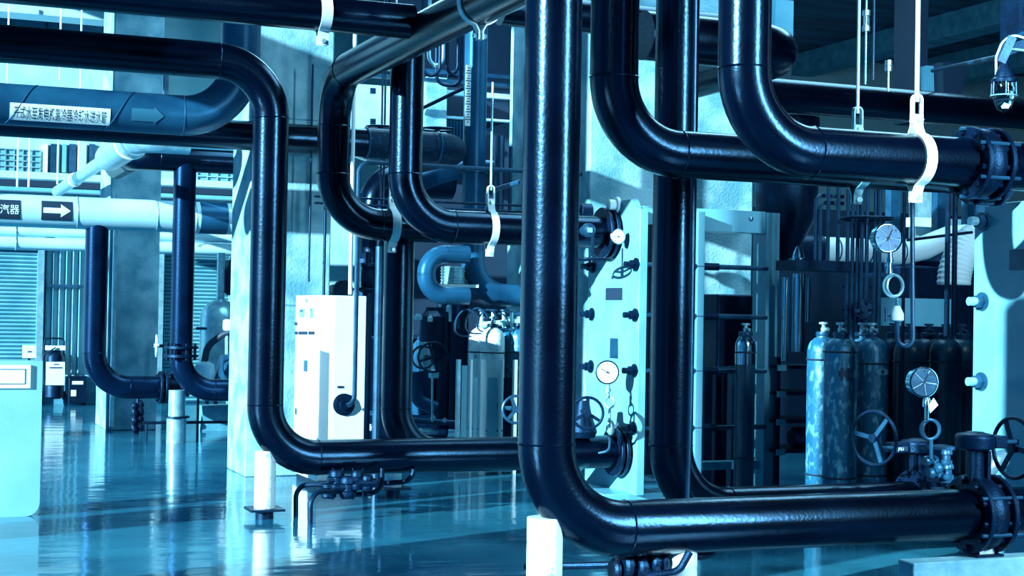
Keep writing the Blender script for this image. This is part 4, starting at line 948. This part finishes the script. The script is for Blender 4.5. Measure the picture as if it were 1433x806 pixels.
for k, px in enumerate((1327, 1337)): thin('instrument_pipe', ('left', 'right')[k]+' one of two dark pipes left of the exchanger bolts', [P(px, 268, 10.4), at(P(px, 268, 10.4), P(px, 470, 10.4).z)], .018, DARK)
thin('instrument_pipe', 'thin dark pipe left of the siphon U-tube', [P(1266, 268, 11.3), at(P(1266, 268, 11.3), .6)], .013, DARK)
thin('thin_pipe', 'thin dark pipe crossing level behind the upper chrome gauge', [P(1270, 336, 11.4), P(1360, 325, 12)], .012, DARK)
for py, k in ((402, 0), (434, 1)): rbeam('ladder_bar', DARK, 1180, 1224, py, 12.5, .02, .02, ('upper', 'lower')[k]+' thin bar across the upright pipes', 'bar')
c = P(1222, 305, 12.1); root = T('isolating_valve', 'flat handwheel seen edge-on left of the upper chrome gauge', 'valve', c); cc = P(1213, 306, 12.0); handwheel(root, cc, Z, .20, DARK, 3, .05); MB().cyl(cc-Z*.2, cc+Z*.02, .015, n=8).build('stem', DARK, root)
c = P(1209, 432, 12.0); root = T('isolating_valve', 'small upright handwheel above the hidden gas cylinder', 'valve', c); handwheel(root, c, Vector((-.4, -1, 0)), .075, DARK, 4, .04, rt=.008); MB().cyl(c, c+Y*.15, .01, n=8).build('stem', DARK, root)
# white duct
dp = P(1200, 351, 14.2); du = T('vent_duct', 'fat pale round duct behind the thin upright pipes', 'duct', dp)
MB().tube([on(dp, X, px=1148), on(dp, X, px=1262)], .118, 28).build('straight_section', WHITE, du)
e_ = on(dp, X, px=1262); MB().tube([e_, e_+X*.25+Z*.05, e_+X*.55+Z*.17, e_+X*.9+Z*.22, e_+X*1.6+Z*.22], [.118, .115, .105, .09, .08], 28).build('curved_section', WHITE, du)
for px in (1168, 1212, 1259): MB().torus(on(dp, X, px=px), X, .119, .008, 30, 6).build('band', STEEL, du)
MB().tube([on(dp, X, px=1110), on(dp, X, px=1148)], .13, 28).build('valve_section', DARK, du)
# corrugated elbow
root = T('flexible_duct', 'pale ribbed flexible duct beside the exchanger plate', 'duct', P(1345, 400, 12.5))
c_ = P(1385, 400, 12.5); pts = []; rr_ = []
for k in range(33):
    t = PI-1.35*k/32; pts.append(c_+X*(.40*math.cos(t))*.9+Z*(.42*math.sin(t))); rr_.append(.13+(.008 if k % 2 else 0))
MB().tube(pts, rr_, 22).build('ribbed_hose', WHITE, root, smooth=10)
# funnel and vessel, dark
c = near(1098, 13.4)
fn = T('dark_hopper', 'dark funnel-shaped vessel beside the exchanger support column', 'vessel', at(c, 2.0))
MB().lathe((c.x, c.y, P(1098, 372, 13.4).z), Z, [(0, .08), (.12, .10), (.42, .26), (.72, .28), (1.3, .28)], 30).build('shell', DARK, fn)
c = P(1117, 360, 12.5); ch = T('steel_fitting', 'bright polished cone fitting on the shelf beam', 'fitting', c)
MB().lathe(c-Z*.03, Z, [(0, .075), (.02, .078), (.03, .05), (.07, .04), (.12, .015)], 22).build('cone', CHROME, ch)
for k, (px, w_, y0, y1) in enumerate(((1098, 10, 388, 505), (1117, 18, 383, 492), (1131, 7, 388, 450))):
    q = P(px, y1, 12.9); tag(MB().cyl(q, at(q, P(px, y0, 12.9).z), w_/2/FPX*12.9, n=24).build('steel_filter', CHROME, loc=q), ('left slim', 'middle wide', 'right short')[k]+' polished steel tube below the shelf beam', 'filter')
q = near(1090, 13.0); sh = T('parts_shelf', 'dark open shelf unit with pale shelf ends right of the exchanger column', 'shelf', q)
for py in (514, 551, 590, 632): 
    z = P(1100, py, 13.0).z; MB().mm((q.x, q.y, z-.015), (q.x+.55, q.y+.5, z+.015)).build('shelf_board', DARK, sh)
    MB().mm((q.x-.01, q.y-.02, z-.03), (q.x+.07, q.y, z+.02)).build('edge_clip', TEAL, sh)
for dx in (0, .5): MB().mm((q.x+dx, q.y+.02, 0), (q.x+dx+.04, q.y+.06, P(1100, 500, 13).z)).build('upright', DARK, sh)
MB().lathe(P(1107, 612, 13.2), X, [(0, .07), (.02, .09), (.22, .09), (.24, .07)], 18).build('spool', STEEL, sh)
# sloping light panel + bright bar + dark backdrop far behind the cylinders
q = P(1282, 437, 14.3); tag(MB().box(q, .78, .05, .26).build('sheet_screen', TEAL, loc=q-Z*.16), 'pale blue duct panel above the gas cylinder valves', 'panel')
q = P(1318, 313, 17.0); tag(MB().box(q, .9, .2, .10).build('cross_beam', PALE, loc=q), 'bright cross beam behind the dark upright pipes', 'beam')
q = P(1288, 300, 17.2); tag(MB().mm((q.x-.12, q.y-.05, 0), (q.x+.12, q.y+.05, q.z+.55)).build('frame_post', GALV, loc=at(q, 0)), 'pale upright frame post beside the bright cross beam', 'post')
a_ = near(1058, 18.0); st(MB().mm((a_.x, a_.y, 0), (a_.x+12, a_.y+.3, 2.9)).build('wall_inner', mat('deep_blue_wall', (.001, .012, .035), .8, c2=(.003, .030, .07), scale=.8)))  # dark sheet behind the cylinders, the void's shade put into its colour
a_ = near(1290, 16.5)
for px, ww in ((1245, .12), (1310, .1), (1352, .12)):
    q = near(px, 16.0); tag(MB().mm((q.x, q.y, 0), (q.x+ww, q.y+.1, 3.4)).build('frame_post', STEEL, loc=q), 'dark frame post behind the gas cylinders, %s' % {1245: 'left of the siphon ring', 1310: 'beneath the cross beam', 1352: 'next to the exchanger plate'}[px], 'post')
a_ = near(548, 21.0); b_ = near(724, 21.0); st(MB().mm((a_.x, a_.y, 0), (a_.x+3.4, a_.y+.3, ZC)).build('wall_inner', bpy.data.materials['deep_blue_wall']))  # added dark sheet, paints the shade of the middle background
# machine room block dark around px 1060-1140 top
q = near(1300, 15.2)
mc = T('machine_block', 'dark machine casing behind the U-tube and cylinders', 'machine', q)
zt = P(1300, 372, 15.2).z; MB().mm((q.x-.25, q.y, 0), (q.x+.75, q.y+.8, zt)).build('casing', DARK, mc, bevel=.03)
MB().lathe(Vector((q.x+.25, q.y+.3, zt)), Z, [(0, .3), (.05, .34), (.12, .33), (.16, .2), (.17, .05)], 24).build('casing_lid', DARK, mc)

# ================================================================ middle background: compressor, blue pipes
PQ = P(664, 200, 15.6)
q_z = P(664, 412, 15.6).z
RQ = pipe_run('lagged_riser', 'pale blue lagged riser with a white label strip, bending right low down', [at(PQ, ZC), at(PQ, q_z), Vector((C3[1].x-.01, PQ.y, q_z))], .235, .36, LAG, seam=False)
for py in (240,): MB().cyl(at(PQ, P(664, py-2, 15.6).z), at(PQ, P(664, py+2, 15.6).z), .165, n=28).build('flange', STEEL, RQ)
p = P(655, 134, 15.46); ls = MB().mm((p.x-.03, p.y-.01, P(655, 177, 15.5).z), (p.x+.025, p.y, P(655, 92, 15.5).z)).build('label_strip', WHITE, RQ)
tk_ = MB()
for k in range(22):
    z = P(655, 96+3.6*k, 15.5).z; w_ = .012+.01*((k*7) % 3); tk_.mm((p.x-w_, p.y-.013, z-.006), (p.x+w_*.8, p.y-.010, z+.004))
tag(tk_.build('label_marks', STEEL, ls), kind='stuff')
U0 = P(640, 356, 15.2)
uz = U0.z; uz2 = P(640, 414, 15.2).z; ux = on(U0, X, px=597)
RU = pipe_run('lagged_bend', 'blue lagged pipe curved like a letter C under the mid-height pipe', [on(U0, X, px=655), ux, at(ux, uz2), on(at(ux, uz2), X, px=655)], .18, .20, LAG, seam=False)
# bellows drum
q = P(634, 386, 15.5); dr = T('ribbed_drum', 'ribbed pale drum between the two blue bends', 'drum', q)
zz0, zz1 = P(634, 398, 15.5).z, P(634, 373, 15.5).z; prof = []
for k in range(13): prof.append((k*(zz1-zz0)/12, .13 if k % 2 else .115))
MB().lathe(at(q, zz0), Z, prof, 26).build('drum', GALV, dr, smooth=10); MB().mm((q.x-.22, q.y-.16, zz0-.03), (q.x+.22, q.y+.1, zz0)).build('bracket', WHITE, dr)
# compressor
q = near(530, 17.0); cp = T('compressor', 'dark compressor behind the cabinet and cylinder rack', 'machine', q)
xa = on(at(q, 1.6), X, px=503).x; xb = on(at(q, 1.6), X, px=645).x
MB().mm((xa, q.y+.3, .12), (xb, q.y+1.3, P(560, 470, 17.5).z)).build('casing', DARK, cp, bevel=.05)
MB().mm((xa, q.y+.25, 0), (xb, q.y+1.35, .12)).build('skid', STEEL, cp)
for px, r_, y0, y1, m_ in ((512, .14, 350, 470, DARK), (528, .08, 345, 470, DARK), (592, .13, 470, 580, LAG), (618, .10, 420, 600, DARK), (638, .12, 405, 600, DARK), (605, .16, 430, 500, DARK)):
    b_ = P(px, y1, 17.0); MB().lathe(b_, Z, [(0, r_*.9), (.05, r_), (P(px, y0, 17).z-b_.z-.1, r_), (P(px, y0, 17).z-b_.z-.04, r_*.6), (P(px, y0, 17).z-b_.z, r_*.55)], 22).build('vertical_vessel', m_, cp)
for pts, r_, m_ in (([P(583, 520, 16.6), P(583, 560, 16.6), P(610, 572, 16.6)], .075, LAG), ([P(616, 430, 16.4), P(616, 412, 16.4), P(630, 412, 16.4), P(630, 450, 16.4)], .016, GALV), ([P(641, 460, 16.4), P(641, 416, 16.4), P(658, 416, 16.4)], .016, STEEL), ([P(577, 588, 16.5), P(640, 592, 16.5)], .03, STEEL), ([P(605, 520, 16.3), P(605, 590, 16.3)], .012, GALV)):
    thin('connecting_pipe', None, pts, r_, m_, rb=.12, parent=cp, n=14)
for px, py, sx, sz, m_ in ((607, 520, .10, .14, PALE), (592, 503, .07, .09, WHITE), (585, 443, .08, .07, PALE), (602, 445, .05, .08, WHITE), (606, 585, .05, .08, PALE), (622, 588, .06, .05, GALV), (520, 578, .09, .05, STEEL), (518, 598, .07, .07, PALE), (595, 603, .25, .06, GALV), (628, 430, .05, .10, PALE)):
    MB().lathe(P(px, py, 16.5)-Z*sz/2, Z, [(0, sx*.5), (sz*.1, sx*.6), (sz*.6, sx*.6), (sz*.7, sx*.3), (sz, sx*.3)], 8).build('fitting', m_, cp)
root = T('isolating_valve', 'dark spoked handwheel on the compressor pipework left of the rack', 'valve', P(603, 520, 16.0)); c = P(606, 500, 16.0); handwheel(root, c, Vector((-.3, -1, 0)), .155, DARK, 4, .1, rt=.012); MB().cyl(c, c+Y*.3, .02, n=8).build('stem', DARK, root); MB().lathe(c+Y*.3-Z*.15, Z, [(0, .08), (.3, .08)], 14).build('body', GALV, root)
MB().torus(P(592, 500, 16.2), Vector((-.6, -1, 0)), .12, .012, 28, 8).build('handwheel', STEEL, root)
q = P(515, 365, 15.5); root = T('globe_valve', 'dark globe valve above and right of the cabinet top', 'valve', q)
MB().lathe(at(q, P(515, 410, 15.5).z), Z, [(0, .05), (.03, .12), (.05, .12), (.06, .06), (.16, .10), (.26, .06), (.27, .1), (.3, .1), (.31, .03), (.42, .03)], 18).build('body', DARK, root)
MB().cyl(at(q, 0), at(q, P(515, 409, 15.5).z), .05, n=14).build('pipe_stub', DARK, root)
for dx in (-.1, .1): MB().cyl(q+Vector((dx, -.05, -.26)), q+Vector((dx, -.05, -.02)), .016, n=8).build('stud', GALV, root)
q = P(480, 407, 15.3); root = T('blind_flange', 'black round flange showing just over the cabinet top', 'flange', q); flange(root, q, Vector((.2, -1, 0)), .11, .04, 8)
MB().tube(smooth_path([q, q+Y*.5, at(q+Y*.5, 0)], .15), .07, 14).build('pipe_stub', DARK, root)
# big dark duct behind low pipes at px 505-545, y 230-350
q = P(525, 300, 17.1); tag(MB().tube(smooth_path([at(q, 1.9), at(q, P(525, 245, 16.6).z), at(q, P(525, 245, 16.6).z)+X*.9], .3), .19, 24).build('process_pipe', BLACK, loc=q), 'dark gloss pipe behind the level blue rail left of centre', 'pipe')
# gallery structures in the middle top
def blk(name, m, x0, x1, y0, y1, d, dy, lab, cat):
    p = P(x0, (y0+y1)/2, d); q = on(p, X, px=x1); a = P((x0+x1)/2, y0, proj((p+q)/2)[2]); b = P((x0+x1)/2, y1, proj((p+q)/2)[2])
    return tag(MB().mm((p.x, p.y, b.z), (q.x, p.y+dy, a.z)).build(name, m, loc=(p.x, p.y, b.z)), lab, cat)
blk('upper_wall', WALLM, 470, 547, 118, 194, 20, 7, 'pale upper wall block with two dark squares left of the drop', 'wall block')
for py in (127, 170): blk('wall_vent', DARK, 519, 526, py-4, py+4, 19.95, .05, ('upper', 'lower')[py > 150]+' small dark square vent in the pale upper wall', 'vent')
blk('concrete_hanger', CONC, 597, 625, 108, 190, 18.5, .6, 'hanging teal concrete stub behind the centre drops', 'beam')
blk('dark_opening', INK, 622, 712, 125, 168, 19.2, 1.2, 'dark opening behind the lagged riser', 'opening')  # solid block, the shade inside the opening is its ink colour
cl = blk('wall_cladding', STEEL, 619, 655, 169, 206, 19.1, 2.3, 'ribbed blue wall cladding left of the lagged riser', 'cladding')
for k in range(7):
    p = P(621.5+5*k, 187, 19.1); a_ = P(621.5+5*k, 169.5, 19.1); b_ = P(621.5+5*k, 205, 19.1); y_ = cl.location.y
    MB().mm((p.x-.014, y_-.03, b_.z), (p.x+.014, y_, a_.z)).build('rib', LAG, cl)
xbeam('steel_beam', STEEL, 478, 720, 100, 18.8, .05, .12, 'upper thin steel beam behind the slanting pipe', 'beam'); xbeam('steel_beam', STEEL, 478, 720, 112, 18.0, .04, .1, 'lower thin steel beam behind the slanting pipe', 'beam')
xbeam('steel_beam', PALE, 600, 712, 132, 18.9, .06, .1, 'short pale beam over the dark opening', 'beam'); xbeam('steel_beam', PALE, 615, 712, 167, 18.9, .03, .1, 'thin pale ledge under the dark opening', 'beam')
for k, (x0, x1, yb) in enumerate(((590, 615, 105), (600, 620, 92), (625, 640, 105), (610, 645, 118))):
    d = 17.2+.1*k; a_ = P(x0, yb, d); b_ = on(a_, X, px=x1)
    thin('hanging_loop_pipe', 'looped small pipe hanging behind the slanting pipe, %s' % ('widest dark one', 'inner one', 'narrow right one', 'lowest one')[k], [at(a_, 5.4), a_, b_, at(b_, 5.4)], .022, (DARK, GALV, DARK, DARK)[k], rb=.12)
thin('strut', 'dark diagonal strut behind the centre drop', [P(590, 152, 16.4), P(660, 118, 15.9)], .02, DARK)
for k, px in enumerate((536, 540)): thin('thin_pipe', ('left', 'right')[k]+' one of two thin upright pipes left of the centre drop', [at(P(px, 88, 16), ZC-.02), at(P(px, 88, 16), P(px, 290, 16).z)], .012, STEEL)
for k, (px, py, rr_) in enumerate(((532, 178, .14), (612, 181, .17))):
    c = P(px, py, 15.6); root = T('isolating_valve', ('left', 'right')[k]+' flat dark handwheel lying above the rough lagged pipe', 'valve', c); handwheel(root, c, Z, rr_, DARK, 3, .05); MB().cyl(c-Z*.25, c+Z*.02, .016, n=8).build('stem', DARK, root)
# curved lagged duct around px 590-690, y 235-275
c = P(640, 275, 16.8); pts = [P(590+100*t, 262-26*math.sin(PI*(.1+.5*t)), 16.8) for t in [k/16 for k in range(17)]]
tag(MB().tube(pts, .10, 16).build('curved_duct', LAG, loc=c), 'curved blue duct arching left of the lagged riser', 'duct')
for k, (px, y0, y1) in enumerate(((700, 190, 330), (715, 205, 300))): thin('thin_pipe', ('left', 'right')[k]+' short dark upright behind the long hanger rod', [P(px, y0, 15.9), at(P(px, y0, 15.9), P(px, y1, 15.9).z)], .05 if k == 0 else .02, STEEL)
thin('conduit', 'short thin conduit slanting to the nearest pipe', [P(690, 266, 13.2), P(730, 254, 12.8)], .02, STEEL)
thin('conduit', 'thin conduit down the pale column front', [P(438, 90, 14.3), at(P(438, 90, 14.3), 1.85)], .010, DARK)
thin('conduit', 'thin conduit at the right edge of the pale column', [P(459, 100, 14.4), at(P(459, 100, 14.4), .1)], .014, DARK)
thin('drop_pipe', 'dark slim pipe between cabinet and low black drop', [P(531, 345, 13.6), at(P(531, 345, 13.6), 0)], .035, STEEL)

q = P(1307, 112, 17.5); tag(MB().prism([q+Vector((-.09, 0, -.16)), q+Vector((.12, 0, -.16)), q+Vector((.09, 0, .16)), q+Vector((-.10, 0, .16))], (0, .3, 0)).build('concrete_corbel', TEAL, loc=q), 'pale blue block between dark shapes above the long black pipe', 'block')
q = P(1292, 110, 17.6); tag(MB().mm((q.x-.12, q.y, q.z-.5), (q.x+.06, q.y+.4, ZC-.01)).build('ceiling_hanger', INK, loc=q), 'dark hanger post left of the pale blue block under the ceiling', 'post')
q = P(1333, 112, 17.4); tag(MB().prism([q+Vector((-.12, 0, -.3)), q+Vector((.10, 0, -.3)), q+Vector((.2, 0, .2)), q+Vector((-.14, 0, .2))], (0, .4, 0)).build('ceiling_hanger', INK, loc=q), 'dark tapered hanger right of the pale blue block under the ceiling', 'post')
